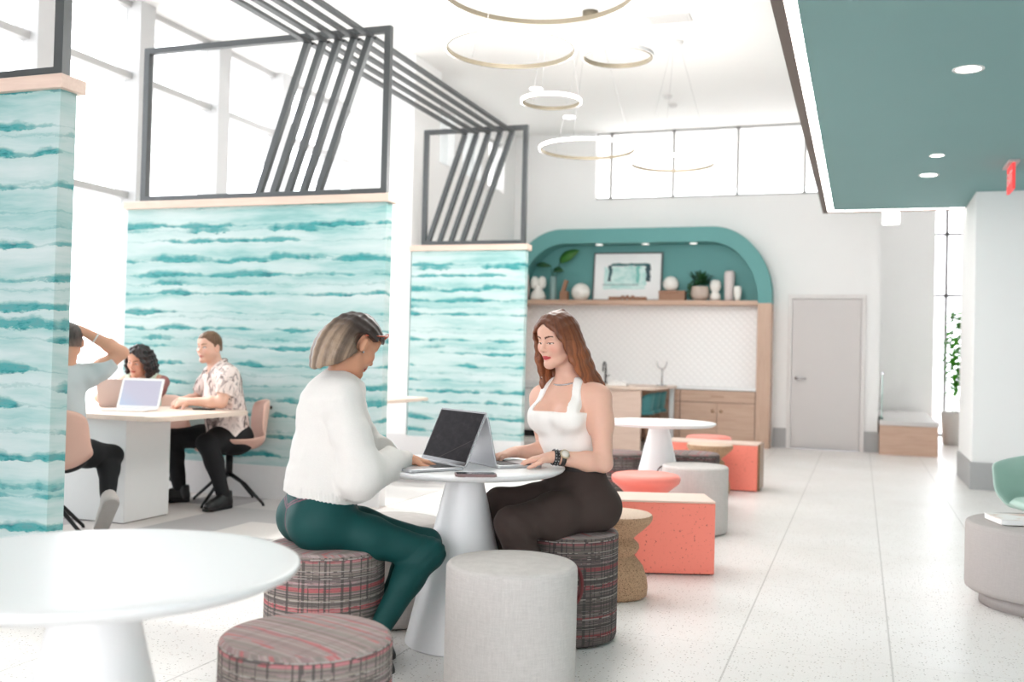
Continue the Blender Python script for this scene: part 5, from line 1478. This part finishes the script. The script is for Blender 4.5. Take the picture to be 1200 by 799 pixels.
# ================================================================== red haired woman in white top
def build_woman_top():
    base = (-1.20, 4.166); S = Sdf()
    d = unit((-.86, -.50, 0)); dc = unit((-.60, -.80, 0))
    pel = V3(.055, .01, .585); chest = V3(.005, .02, .925); shL = V3(.135, -.075, 1.035); shR = V3(-.115, .115, 1.02); nb = V3(.012, .022, 1.085)
    Rp, Rc = add_torso(S, pel, chest, shL, shR, nb, d, dc, .96, True, .95, 1.0)
    elL, wrL = V3(.150, -.150, .765), V3(-.065, -.215, .792)
    elR, wrR = V3(-.085, .07, .785), V3(-.215, -.025, .792)
    add_arm(S, 'armL', shL, elL, wrL, .98, .035, 1.08); add_arm(S, 'armR', shR, elR, wrR, .95)
    kL, aL = V3(-.225, -.285, .525), V3(-.13, -.25, .115)
    kR, aR = V3(-.285, .055, .555), V3(-.27, .04, .115)
    add_leg(S, 'legL', pel + V3(.01, -.085, -.03), kL, aL, 1.0); add_leg(S, 'legR', pel + V3(-.05, .075, -.03), kR, aR, .96)
    add_foot(S, 'foot', aL, (-.8, -.45, 0), .225, .9); add_foot(S, 'foot', aR, (-.85, -.3, 0), .225, .9)
    hc = V3(-.048, -.022, 1.278); R = head_frame((-.70, -.66, -.20), (-.1, -.1, 1)); hs = .93
    S.cap('neck', nb + V3(0, 0, -.03), hc + R @ V3(-.03, 0, -.05) * hs, .050, .047, .035)
    add_head(S, hc, R, hs)
    add_hand(S, wrL, (-.95, .12, -.12), (-.1, 0, 1), -1, curl=(16, 26, 20)); add_hand(S, wrR, (-.75, -.55, -.12), (-.1, 0, 1), 1, curl=(16, 26, 20))
    skin, lips = lin(222, 176, 155), lin(196, 76, 80)
    def paint(p):
        c = np.tile(skin, (len(p), 1))
        c = face_paint(p, c, hc, R, hs, skin, lips, lin(78, 48, 36), (80, 60, 44), down=.85, blush=lin(232, 150, 134))
        return c
    fine = [(hc - .125, hc + .125, .0025), (V3(-.36, -.27, .74), V3(-.05, .0, .84), .0035)]
    o = person('person', base, 'red haired woman in white sleeveless top and dark trousers typing at the table', S, .0065, fine, paint)
    # top
    T = Sdf(); T.P = [q for q in S.P if q[0] in ('torso', 'bust')]
    lc = Rc[:, 1]; fc = Rc[:, 0]
    def cut(X, Y, Z):
        lat = (X - chest[0]) * lc[0] + (Y - chest[1]) * lc[1]
        fr = (X - chest[0]) * fc[0] + (Y - chest[1]) * fc[1]
        neck = Z - np.where(fr > 0, .972, 1.0)
        strap = np.abs(np.abs(lat) - (.108 - .25 * (Z - .97))) - .017
        top = np.minimum(neck, np.maximum(strap, Z - 1.12))
        arm = np.abs(lat) - (.205 - np.clip((Z - .90) / .12, 0, 1) * .075)
        return np.maximum(np.maximum(top, arm), .742 - Z)
    t = NT('white rib jersey'); co = t.coord(); nz = t.noise(co, 260, 2)
    t.set(t.mix(nz, srgb(238, 234, 228), srgb(246, 243, 239)), .85, spec=.2); t.bump(nz, .12, .002)
    mesh_obj('sleeveless_top', drop_crumbs(T.mesh(None, .0085, .0045, (), cut, lambda X, Y, Z: ncos(X, Y, Z * 2, 45, 2, 2) * .0014), .05), t.m, o)
    # trousers
    L = Sdf(); L.P = [q for q in S.P if q[0] in ('pelvis', 'legR', 'legL')]
    ab = unit(d + dc); L.cap('pelvis', pel + V3(0, 0, .03), pel + V3(-.015, .003, .165), .136, .124, .05, (ab, 1.28))
    def cut2(X, Y, Z): return np.maximum(Z - .752, .125 - Z)
    def disp2(X, Y, Z):
        kn = np.exp(-((X - kL[0] - .02) ** 2 + (Y - kL[1]) ** 2 + (Z - kL[2] + .04) ** 2) / .012)
        hp = np.exp(-((X - .0) ** 2 + (Y + .08) ** 2 + (Z - .62) ** 2) / .012)
        return ncos(X, Y, Z, 24, 4) * .004 + kn * .0025 * np.sin((Z + X) * 110 + 8 * Y) + hp * .0025 * np.sin((X * .6 - Z) * 130 + 9 * Y)
    pm = plain('dark brown twill', srgb(66, 54, 50), .8, var=.08, scale=200, spec=.25)
    tr = mesh_obj('trousers', drop_crumbs(L.mesh(None, .013, .005, (), cut2, disp2), .05), pm, o)
    for aa, dd in ((aL, (-.8, -.45, 0)), (aR, (-.85, -.3, 0))): shoe('shoe', o, aa, dd, plain('dark shoe', srgb(30, 27, 27), .5), M['black'], .235)
    # waistband
    W_ = Sdf(); W_.P = [q for q in L.P if q[0] == 'pelvis'] 
    mesh_obj('waistband', drop_crumbs(W_.mesh(None, .0165, .0045, (), lambda X, Y, Z: np.abs(Z - .738) - .018), .05), plain('black waistband', srgb(40, 34, 33), .6), tr)
    # hair
    Hh = Sdf(); Wp = lambda x, y, z: hc + hs * (R @ V3(x, y, z))
    Hh.ell('cap', Wp(-.018, 0, .036), hs * V3(.104, .084, .094), R, .01)
    Hh.ell('cap', Wp(-.062, 0, -.04), hs * V3(.062, .078, .10), R, .03)
    nr = [[(.080, .006, .098), (.080, .045, .074), (.056, .080, .022), (.026, .090, -.05), (.0, .098, -.13), (-.03, .120, -.215)],
          [(.045, .008, .120), (.035, .060, .102), (.012, .090, .03), (-.02, .102, -.06), (-.06, .118, -.14), (-.095, .140, -.225)],
          [(.005, .008, .127), (-.025, .064, .110), (-.055, .090, .02), (-.075, .100, -.07), (-.105, .112, -.15), (-.150, .130, -.235)],
          [(-.05, .002, .124), (-.095, .030, .080), (-.118, .040, 0), (-.122, .045, -.08), (-.130, .055, -.16), (-.150, .075, -.25)],
          [(-.05, -.002, .124), (-.095, -.030, .080), (-.118, -.040, 0), (-.122, -.040, -.08), (-.125, -.040, -.16), (-.130, -.035, -.25)]]
    fr = [[(.0, -.008, .127), (-.03, -.064, .110), (-.055, -.088, .02), (-.07, -.092, -.07), (-.08, -.085, -.15), (-.09, -.075, -.23)],
          [(.045, -.008, .120), (.04, -.060, .102), (.02, -.088, .03), (.005, -.095, -.06), (.005, -.09, -.14), (.005, -.08, -.23)],
          [(.080, -.006, .098), (.082, -.045, .074), (.060, -.078, .022), (.046, -.088, -.05), (.050, -.083, -.13), (.045, -.070, -.235)]]
    hair_locks(Hh, 'lock', nr + fr, 54, hc, R, hs, .0115, .004, .005, 11, .005)
    hair_locks(Hh, 'lock', [[(x * .96, y * .95, z * .97) for x, y, z in g] for g in nr + fr], 26, hc, R, hs, .015, .008, .004, 12, .007)
    def hcut(X, Y, Z):
        q = [(X - hc[0]) * R[0, i] + (Y - hc[1]) * R[1, i] + (Z - hc[2]) * R[2, i] for i in range(3)]
        x, y, z = q[0] / hs, q[1] / hs, q[2] / hs
        tri = .088 - .62 * np.abs(y)                                  # hairline falls from the parting
        face = np.minimum(np.minimum(x - .030, tri - z), (.066 + np.clip(-z, 0, .12) * .02) - np.abs(y))
        return np.minimum(face, .05) * hs
    def hpaint(p):
        q = ((p - hc) @ R) / hs; x, y, z = q.T; an = np.arctan2(y, -x + .02)
        st2 = strands(an, 9)
        w = np.clip(.10 + .95 * st2 * np.clip((.13 - z) / .2, 0, 1), 0, 1)
        return lin(84, 46, 30) * (1 - w[:, None]) + lin(164, 96, 58) * w[:, None]
    mesh_obj('hair', drop_crumbs(Hh.mesh(h=.0034, cut=hcut, disp=lambda X, Y, Z: np.where(Z < hc[2], .0030, .0008) * (np.sin(Z * 62 + X * 45) + .6 * np.sin(Z * 110 - Y * 70))), .02), M['hair'], o, hpaint)
    # necklace, watch, bracelet
    b = BM(); pts = []
    for a in np.linspace(0, 2 * PI, 40, endpoint=False):
        pts.append(nb + Rc @ V3(.010 + .066 * math.cos(a), .066 * math.sin(a), .020 - .022 * math.cos(a)))
    add_tube(b, pts, .0034, 6, True)
    for a in np.linspace(-1.2, 1.2, 13): bmesh.ops.create_uvsphere(b, u_segments=8, v_segments=6, radius=.0045, matrix=Matrix.Translation(tuple(nb + Rc @ V3(.010 + .067 * math.cos(a), .067 * math.sin(a), .020 - .022 * math.cos(a)))))
    nk = obj('necklace', b, M['chrome'], o, True); nk['kind'] = 'stuff'
    ax = unit(wrL - elL); n1 = unit(np.cross(ax, (0, 0, 1))); n2 = np.cross(n1, ax)
    def band(pos, r, w, mat, nm, par, N=40):
        b = BM(); rows = []
        for q, rr in ((-w, r), (-w, r + .003), (w, r + .003), (w, r)):
            rows.append([b.verts.new(pos + ax * q + (n1 * math.cos(2 * PI * i / N) + n2 * math.sin(2 * PI * i / N)) * rr) for i in range(N)])
        for k in range(4):
            for i in range(N): b.faces.new((rows[k][i], rows[k][(i + 1) % N], rows[(k + 1) % 4][(i + 1) % N], rows[(k + 1) % 4][i]))
        return obj(nm, b, mat, par, True)
    wp = wrL - ax * .040
    wt = band(wp, .0305, .009, plain('dark watch strap', srgb(48, 40, 38), .5), 'watch', o)
    dn = unit(n2 * .55 - n1 * .0 + V3(0, -1, 0) * .8); dn = unit(dn - ax * (dn @ ax))
    b = BM(); q = Vector(dn).to_track_quat('Z', 'Y').to_matrix()
    add_lathe(b, [(0, 0), (.019, 0), (.021, .003), (.021, .007), (.019, .009), (.0165, .009), (.0165, .0075), (0, .0075)], 28, tuple(wp + dn * .031), ax=q); cs = obj('watch_case', b, plain('gold watch case', srgb(206, 190, 160), .3, .8), wt)
    b = BM(); add_lathe(b, [(0, .0078), (.016, .0078), (.016, .0084), (0, .0084)], 28, tuple(wp + dn * .031), ax=q); obj('dial', b, plain('pale dial', srgb(226, 220, 210), .3), wt)
    br = band(wrL - ax * .010, .029, .012, plain('black studded bracelet', srgb(36, 32, 34), .4), 'bracelet', o)
    b = BM()
    for k in range(16):
        for e in (-.006, .006):
            pp = wrL - ax * (.010 + e) + (n1 * math.cos(2 * PI * k / 16) + n2 * math.sin(2 * PI * k / 16)) * .033
            bmesh.ops.create_uvsphere(b, u_segments=8, v_segments=5, radius=.0028, matrix=Matrix.Translation(tuple(pp)))
    st = obj('studs', b, M['chrome'], br, True); st['kind'] = 'stuff'
    return o
build_woman_top()

# ================================================================== man in printed shirt
def build_man_shirt():
    base = (-4.56, 6.62); S = Sdf()
    d = unit((-.78, -.42, 0)); dc = unit((-.80, -.45, 0))
    pel = V3(-.075, .03, .53); chest = V3(-.125, .02, .87); shL = V3(-.035, -.165, .995); shR = V3(-.265, .175, .99); nb = V3(-.170, .0, 1.055)
    Rp, Rc = add_torso(S, pel, chest, shL, shR, nb, d, dc, 1.08, False, 1.03)
    elL, wrL = V3(-.055, -.275, .805), V3(-.300, -.250, .805)
    elR, wrR = V3(-.39, .16, .80), V3(-.42, -.10, .805)
    add_arm(S, 'armL', shL, elL, wrL, 1.08, .035, 1.1); add_arm(S, 'armR', shR, elR, wrR, 1.05, .035, 1.08)
    kL, aL = V3(-.155, -.30, .50), V3(-.030, -.235, .10)
    kR, aR = V3(-.545, .03, .50), V3(-.455, .04, .10)
    add_leg(S, 'legL', pel + V3(.0, -.09, -.01), kL, aL, 1.05); add_leg(S, 'legR', pel + V3(-.05, .08, -.01), kR, aR, 1.05)
    hc = V3(-.235, -.02, 1.215); R = head_frame((-.50, -.86, -.05), (0, 0, 1)); hs = .96
    S.cap('neck', nb + V3(0, 0, -.03), hc + R @ V3(-.025, 0, -.05) * hs, .060, .057, .03)
    add_head(S, hc, R, hs, True)
    add_hand(S, wrL, (-.9, .1, -.05), (-.3, -.8, .5), -1, sc=1.05, curl=(40, 55, 40)); add_hand(S, wrR, (-.15, -.95, -.05), (-.6, .1, .75), 1, sc=1.05, curl=(45, 55, 40))
    skin = lin(224, 180, 160)
    def paint(p):
        c = np.tile(skin, (len(p), 1))
        return face_paint(p, c, hc, R, hs, skin, lin(204, 130, 124), lin(130, 96, 72), (90, 100, 110), 0., lin(236, 166, 150), lin(196, 150, 128))
    fine = [(hc - .125, hc + .13, .0042)]
    o = person('person', base, 'short haired man in a printed short sleeve shirt sitting at the booth table', S, .0075, fine, paint)
    T = Sdf(); T.P = [q for q in S.P if q[0] in ('torso', 'armL', 'armR')]
    T.cap('torso', pel + V3(0, 0, -.03), chest - V3(0, 0, .12), .178, .158, .05, (dc, 1.2))
    uL, uR = unit(elL - shL), unit(elR - shR)
    def cut(X, Y, Z):
        c = .495 + .03 * np.sin(X * 9 + 1) - Z
        for sh, el, u, nrm in ((shL, elL, uL, 0), (shR, elR, uR, 0)):
            a = (X - el[0]) * u[0] + (Y - el[1]) * u[1] + (Z - el[2]) * u[2] + .055
            nr = np.sqrt((X - el[0]) ** 2 + (Y - el[1]) ** 2 + (Z - el[2]) ** 2) - .15
            c = np.maximum(c, np.minimum(a, -nr))
        for el, wr in ((elL, wrL), (elR, wrR)):
            m = (el + wr) / 2; q = np.sqrt((X - m[0]) ** 2 + (Y - m[1]) ** 2 + (Z - m[2]) ** 2) - .105
            c = np.maximum(c, -q)
        g = np.sqrt((X - nb[0] + .045) ** 2 + (Y - nb[1] + .03) ** 2 + ((Z - nb[2] - .03) * .75) ** 2) - .068
        return np.maximum(c, -g)
    t = NT('printed shirt cotton'); co = t.coord(); nz = t.noise(t.mapping(co, (1, 1, .55)), 13, 4, .6, 1.2)
    n2 = t.noise(t.mapping(co, (1, 1, .35), (3, 1, 2)), 26, 3, .6, .8)
    c = t.ramp(nz, [(.34, srgb(72, 62, 62)), (.42, srgb(150, 134, 130)), (.47, srgb(226, 210, 204)), (.58, srgb(236, 222, 216)), (.64, srgb(196, 178, 172))])
    c = t.mix(t.math('MULTIPLY', t.math('GREATER_THAN', n2, .60), .55), c, srgb(120, 104, 104)); t.set(c, .85, spec=.2)
    mesh_obj('printed_shirt', drop_crumbs(T.mesh(None, {'torso': .020, 'armL': .022, 'armR': .022}, .007, (), cut, lambda X, Y, Z: ncos(X, Y, Z, 22, 6) * .006, 1.2), .05), t.m, o)
    # open collar
    Cc = Sdf(); lc = Rc[:, 1]; fc = Rc[:, 0]
    for q in (-1, 1):
        Cc.chain('c', [nb + Rc @ V3(-.062, q * .012, .055), nb + Rc @ V3(-.03, q * .066, .045), nb + Rc @ V3(.045, q * .060, .005), nb + Rc @ V3(.085, q * .030, -.055)], [.020, .020, .020, .012], .01, (Rc @ unit(V3(.6, q * .8, 0)), 2.2))
    mesh_obj('collar', Cc.mesh(h=.006), t.m, o)
    black = plain('black denim', srgb(32, 32, 34), .8, var=.06, scale=120, spec=.25)
    L = Sdf(); L.P = [q for q in S.P if q[0] in ('pelvis', 'legR', 'legL')]
    mesh_obj('trousers', drop_crumbs(L.mesh(None, .012, .007, (), lambda X, Y, Z: np.maximum(Z - .66, .09 - Z), lambda X, Y, Z: ncos(X, Y, Z, 30, 4) * .004), .05), black, o)
    shoe('shoe', o, aL, (-.35, -.9, 0), plain('black leather shoe', srgb(26, 25, 26), .35), M['black'], .28, high=.02)
    shoe('shoe', o, aR, (-.95, -.25, 0), plain('black leather shoe', srgb(26, 25, 26), .35), M['black'], .28, high=.02)
    short_hair(o, hc, R, hs, lin(92, 66, 46), lin(122, 90, 64), .013, fade=True)
    return o

def short_hair(o, hc, R, hs, c0, c1, thick, fade=False):
    Hh = Sdf(); Wp = lambda x, y, z: hc + hs * (R @ V3(x, y, z))
    Hh.ell('cap', Wp(-.012, 0, .034), hs * V3(.098 + thick * .3, .078 + thick * .25, .090 + thick), R, .01)
    Hh.ell('cap', Wp(.030, 0, .075), hs * V3(.064, .060, .048), R, .02)
    Hh.ell('cap', Wp(-.055, 0, -.02), hs * V3(.054, .068, .07), R, .02)
    def cut(X, Y, Z):
        q = [((X - hc[0]) * R[0, i] + (Y - hc[1]) * R[1, i] + (Z - hc[2]) * R[2, i]) / hs for i in range(3)]
        x, y, z = q
        line = np.interp(x, [-.12, -.06, -.035, -.02, .012, .026, .05, .085, .11], [-.03, -.028, -.02, .012, .0, .03, .052, .074, .078])
        return (line - z) * hs * .8
    def disp(X, Y, Z): return ncos(X, Y, Z, 190, 4, 2) * .0022
    def paint(p):
        q = ((p - hc) @ R) / hs; w = .5 + .5 * np.sin(q[:, 0] * 240 + 9 * np.sin(q[:, 1] * 60)); w = np.clip(w * .6 + np.clip(q[:, 2] / .12, 0, 1) * .4, 0, 1)
        c = c0 * (1 - w[:, None]) + c1 * w[:, None]
        if fade:
            f = np.clip((.03 - q[:, 2]) / .08, 0, 1)[:, None] * .45; c = c * (1 - f) + lin(206, 168, 148) * f
        return c
    return mesh_obj('hair', drop_crumbs(Hh.mesh(h=.004, cut=cut, disp=disp), .05), M['hair'], o, paint)
build_man_shirt()

# ================================================================== man seen from behind, arm raised
def build_man_back():
    base = (-4.775, 5.03); S = Sdf()
    d = unit((-.10, .99, 0)); dc = unit((-.25, .97, 0))
    pel = V3(-.05, .02, .535); chest = V3(-.035, .03, .86); shL = V3(-.205, -.03, .985); shR = V3(.155, .05, 1.01); nb = V3(.0, .02, 1.045)
    Rp, Rc = add_torso(S, pel, chest, shL, shR, nb, d, dc, 1.08, False, 1.03)
    elR, wrR = V3(.345, .04, 1.165), V3(.095, .03, 1.305)
    elL, wrL = V3(-.36, .02, 1.14), V3(-.10, .04, 1.31)
    add_arm(S, 'armR', shR, elR, wrR, 1.05, .03, 1.1); add_arm(S, 'armL', shL, elL, wrL, 1.05, .03, 1.1)
    kR, aR = V3(.315, .24, .475), V3(.285, .0, .215)
    kL, aL = V3(-.22, .36, .48), V3(-.18, .22, .10)
    add_leg(S, 'legR', pel + V3(.10, .02, -.01), kR, aR, 1.02); add_leg(S, 'legL', pel + V3(-.09, .02, -.01), kL, aL, 1.02)
    hc = V3(.025, .03, 1.225); R = head_frame((-.15, .98, .0), (0, 0, 1)); hs = .96
    S.cap('neck', nb + V3(0, 0, -.03), hc + R @ V3(-.025, 0, -.05) * hs, .060, .056, .03)
    add_head(S, hc, R, hs, True)
    add_hand(S, wrR, (-.85, .1, .38), (.3, -.2, .9), 1, sc=1.05, curl=(22, 22, 12)); add_hand(S, wrL, (.85, .1, .3), (-.3, -.2, .9), -1, sc=1.05, curl=(22, 22, 12))
    skin = lin(216, 164, 138)
    def paint(p):
        c = np.tile(skin, (len(p), 1)); return face_paint(p, c, hc, R, hs, skin, lin(180, 110, 100), lin(60, 44, 36))
    o = person('person', base, 'man seen from behind in a pale tee, raising an arm to his head', S, .0075, [(hc - .125, hc + .16, .0042)], paint)
    T = Sdf(); T.P = [q for q in S.P if q[0] in ('torso', 'armL', 'armR')]
    T.cap('torso', pel + V3(0, 0, .0), chest - V3(0, 0, .12), .152, .142, .05, (dc, 1.2))
    uL, uR = unit(elL - shL), unit(elR - shR)
    def cut(X, Y, Z):
        c = .56 - Z
        for sh, el, u in ((shL, elL, uL), (shR, elR, uR)):
            m = sh * .30 + el * .70
            a = (X - m[0]) * u[0] + (Y - m[1]) * u[1] + (Z - m[2]) * u[2]
            nr = np.sqrt((X - m[0]) ** 2 + (Y - m[1]) ** 2 + (Z - m[2]) ** 2) - .13
            c = np.maximum(c, np.minimum(a, -nr))
            w = np.sqrt((X - el[0]) ** 2 + (Y - el[1]) ** 2 + (Z - el[2]) ** 2) - .075; c = np.maximum(c, -w)
        for el, wr in ((elL, wrL), (elR, wrR)):
            m = el * .4 + wr * .6; q = np.sqrt((X - m[0]) ** 2 + (Y - m[1]) ** 2 + (Z - m[2]) ** 2) - .16
            c = np.maximum(c, -q)
        g = np.sqrt((X - nb[0]) ** 2 + (Y - nb[1] - .01) ** 2 + (Z - nb[2] - .045) ** 2) - .078
        return np.maximum(c, -g)
    tm = plain('pale jersey', srgb(196, 205, 207), .9, var=.02, scale=120, spec=.2)
    mesh_obj('tee_shirt', drop_crumbs(T.mesh(None, {'torso': .008, 'armL': .016, 'armR': .016}, .007, (), cut, lambda X, Y, Z: ncos(X, Y, Z, 20, 9) * .006, 1.2), .05), tm, o)
    black = plain('black trousers', srgb(30, 31, 33), .8, var=.06, scale=120, spec=.25)
    L = Sdf(); L.P = [q for q in S.P if q[0] in ('pelvis', 'legR', 'legL')]
    mesh_obj('trousers', drop_crumbs(L.mesh(None, .010, .007, (), lambda X, Y, Z: np.maximum(Z - .66, .08 - Z), lambda X, Y, Z: ncos(X, Y, Z, 30, 4) * .003), .05), black, o)
    wf = plain('worn white canvas', srgb(206, 200, 196), .8, var=.08, scale=40)
    shoe('shoe', o, aR, (-.25, .50, -.83), wf, plain('off white rubber', srgb(190, 184, 180), .7, var=.1), .27, up=(-.1, .84, .53))
    shoe('shoe', o, aL, (-.1, .99, 0), wf, plain('off white rubber', srgb(190, 184, 180), .7, var=.1), .27)
    short_hair(o, hc, R, hs, lin(58, 52, 50), lin(84, 76, 72), .010, fade=True)
    ax = unit(elR - wrR); n1 = unit(np.cross(ax, (0, 0, 1))); n2 = np.cross(n1, ax); pos = wrR + ax * .10
    b = BM(); add_tube(b, [pos + (n1 * math.cos(a) + n2 * math.sin(a)) * .036 for a in np.linspace(0, 2 * PI, 24, endpoint=False)], .005, 8, True); obj('wristband', b, M['white_matt'], o)
    b = BM(); add_tube(b, [nb + V3(.066 * math.cos(a), .01 + .066 * math.sin(a), .018 + .006 * math.sin(a)) for a in np.linspace(0, 2 * PI, 30, endpoint=False)], .003, 6, True); obj('necklace', b, plain('dark chain', srgb(70, 62, 56), .4, .5), o)
    o.rotation_euler.z = math.radians(43.5)
    return o
build_man_back()

# ================================================================== dark haired woman behind the white laptop
def build_woman_dark():
    base = (-5.60, 6.60); S = Sdf()
    d = unit((.1, -.99, 0)); dc = unit((.12, -.99, 0))
    pel = V3(.12, .05, .53); chest = V3(.13, -.02, .80); shR = V3(-.03, -.05, .915); shL = V3(.285, -.03, .925); nb = V3(.125, -.06, .965)
    Rp, Rc = add_torso(S, pel, chest, shL, shR, nb, d, dc, .96, True, .95, .8)
    elR, wrR = V3(-.12, -.27, .80), V3(.04, -.42, .785)
    elL, wrL = V3(.29, -.24, .79), V3(.12, -.44, .785)
    add_arm(S, 'armR', shR, elR, wrR, .95); add_arm(S, 'armL', shL, elL, wrL, .95)
    kR, aR = V3(.05, -.36, .49), V3(.05, -.30, .10); kL, aL = V3(.24, -.36, .49), V3(.24, -.30, .10)
    add_leg(S, 'legR', pel + V3(-.085, 0, -.02), kR, aR, .96); add_leg(S, 'legL', pel + V3(.085, 0, -.02), kL, aL, .96)
    add_foot(S, 'foot', aR, (0, -1, 0), .22, .9); add_foot(S, 'foot', aL, (0, -1, 0), .22, .9)
    hc = V3(.120, -.11, 1.095); R = head_frame((-.25, -.92, -.30), (.12, -.1, 1)); hs = .94
    S.cap('neck', nb + V3(0, 0, -.03), hc + R @ V3(-.025, 0, -.05) * hs, .050, .047, .03)
    add_head(S, hc, R, hs)
    add_hand(S, wrR, (.8, -.55, -.1), (0, 0, 1), 1, curl=(15, 25, 20)); add_hand(S, wrL, (-.8, -.55, -.1), (0, 0, 1), -1, curl=(15, 25, 20))
    skin = lin(216, 164, 140)
    def paint(p):
        c = np.tile(skin, (len(p), 1)); return face_paint(p, c, hc, R, hs, skin, lin(176, 84, 78), lin(40, 28, 26), down=.4, blush=lin(204, 130, 110))
    o = person('person', base, 'dark haired woman leaning over the booth table behind the white laptop', S, .0075, [(hc - .125, hc + .125, .004)], paint)
    T = Sdf(); T.P = [q for q in S.P if q[0] in ('torso', 'bust', 'pelvis')]
    def cut(X, Y, Z):
        lat = np.abs(X - chest[0]); neck = np.minimum(Z - .90, np.maximum(np.abs(lat - .10) - .022, Z - 1.02))
        return np.maximum(np.maximum(neck, lat - .20), .50 - Z)
    mesh_obj('sleeveless_top', drop_crumbs(T.mesh(None, .010, .007, (), cut), .05), plain('pale sage jersey', srgb(206, 220, 200), .9), o)
    sl = Sdf(); sl.P = [q for q in S.P if q[0] == 'armL']
    uL = unit(wrL - elL)
    mesh_obj('sleeve', sl.mesh(None, .010, .007, (), lambda X, Y, Z: (X - wrL[0]) * uL[0] + (Y - wrL[1]) * uL[1] + (Z - wrL[2]) * uL[2] + .05), plain('dusty rose knit', srgb(176, 118, 116), .9), o)
    L = Sdf(); L.P = [q for q in S.P if q[0] in ('pelvis', 'legR', 'legL')]
    mesh_obj('trousers', drop_crumbs(L.mesh(None, .014, .008, (), lambda X, Y, Z: np.maximum(Z - .60, .10 - Z)), .05), plain('dark trousers', srgb(44, 44, 50), .8), o)
    for aa in (aR, aL): shoe('shoe', o, aa, (0, -1, 0), plain('dark shoe', srgb(36, 34, 36), .5), M['black'], .235)
    Hh = Sdf(); Wp = lambda x, y, z: hc + hs * (R @ V3(x, y, z))
    Hh.ell('cap', Wp(-.018, 0, .038), hs * V3(.106, .088, .096), R, .01); Hh.ell('cap', Wp(-.06, 0, -.05), hs * V3(.07, .085, .11), R, .03)
    def side(q):
        return [[(.082, q * .004, .100), (.076, q * .052, .078), (.052, q * .088, .022), (.034, q * .104, -.05), (.026, q * .100, -.12), (.03, q * .088, -.155)],
                [(.04, q * .004, .128), (.03, q * .066, .104), (.0, q * .102, .03), (-.02, q * .116, -.06), (-.03, q * .116, -.13), (-.02, q * .105, -.175)],
                [(-.01, 0, .136), (-.05, q * .06, .11), (-.085, q * .095, .02), (-.095, q * .105, -.07), (-.095, q * .10, -.15), (-.09, q * .09, -.2)],
                [(-.04, 0, .13), (-.10, q * .0, .09), (-.135, q * .01, 0), (-.14, q * .01, -.08), (-.14, q * .01, -.15), (-.13, q * .01, -.21)]]
    a = side(1); bb = side(-1)
    hair_locks(Hh, 'lock', a + bb[::-1][1:], 40, hc, R, hs, .016, .008, .010, 21, .006)
    def hcut(X, Y, Z):
        q = [((X - hc[0]) * R[0, i] + (Y - hc[1]) * R[1, i] + (Z - hc[2]) * R[2, i]) / hs for i in range(3)]
        x, y, z = q
        return np.minimum(np.minimum(np.minimum(x - .03, .090 - .5 * np.abs(y) - z), .066 - np.abs(y)), .05) * hs
    def disp(X, Y, Z): return .004 * np.sin(Z * 130 + 3 * np.sin(X * 40)) + .002 * np.sin(X * 160)
    mesh_obj('hair', drop_crumbs(Hh.mesh(h=.0045, cut=hcut, disp=disp), .03), M['hair'], o, lambda p: lin(38, 30, 30) + (.5 + .5 * np.sin(p[:, :1] * 260 + 6 * np.sin(p[:, 2:3] * 50))) * lin(62, 48, 46) * .5)
    return o
build_woman_dark()
# ------------------------------------------------------------------ light, camera
w = bpy.data.worlds.new('daylight'); SC.world = w; w.use_nodes = True
bg = w.node_tree.nodes['Background']; bg.inputs['Color'].default_value = (.965, .955, 1.0, 1); bg.inputs['Strength'].default_value = 3.4
sun = bpy.data.lights.new('sun', 'SUN'); sun.energy = 2.0; sun.angle = math.radians(8); sun.color = (1, .97, .93)
so = bpy.data.objects.new('sun', sun); COL.objects.link(so); so.rotation_euler = Vector((.72, -.10, -.68)).to_track_quat('-Z', 'Y').to_euler()
cam = bpy.data.cameras.new('camera'); co = bpy.data.objects.new('camera', cam); COL.objects.link(co)
cam.sensor_width = 36; cam.lens = 35.0; cam.clip_end = 200
yaw, pitch, roll = math.radians(19.32), math.radians(.925), math.radians(1.43)
f = Vector((-math.sin(yaw) * math.cos(pitch), math.cos(yaw) * math.cos(pitch), math.sin(pitch)))
r = Vector((math.cos(yaw), math.sin(yaw), 0)); u = r.cross(f)
r2 = r * math.cos(roll) + u * math.sin(roll); u2 = r2.cross(f)
m = Matrix((r2, u2, -f)).transposed().to_4x4(); m.translation = (0, 0, 1.2); co.matrix_world = m
cam.dof.use_dof = True; cam.dof.focus_distance = 4.15; cam.dof.aperture_fstop = 2.2
SC.camera = co
vs = SC.view_settings; vs.view_transform = 'Standard'; vs.look = 'None'; vs.gamma = 1; vs.use_curve_mapping = False; vs.exposure = .97
SC.cycles.use_denoising = True
SC.cycles.max_bounces = 10; SC.cycles.diffuse_bounces = 6; SC.cycles.transparent_max_bounces = 12
SC.cycles.caustics_reflective = False; SC.cycles.caustics_refractive = False
SC.cycles.sample_clamp_indirect = 8
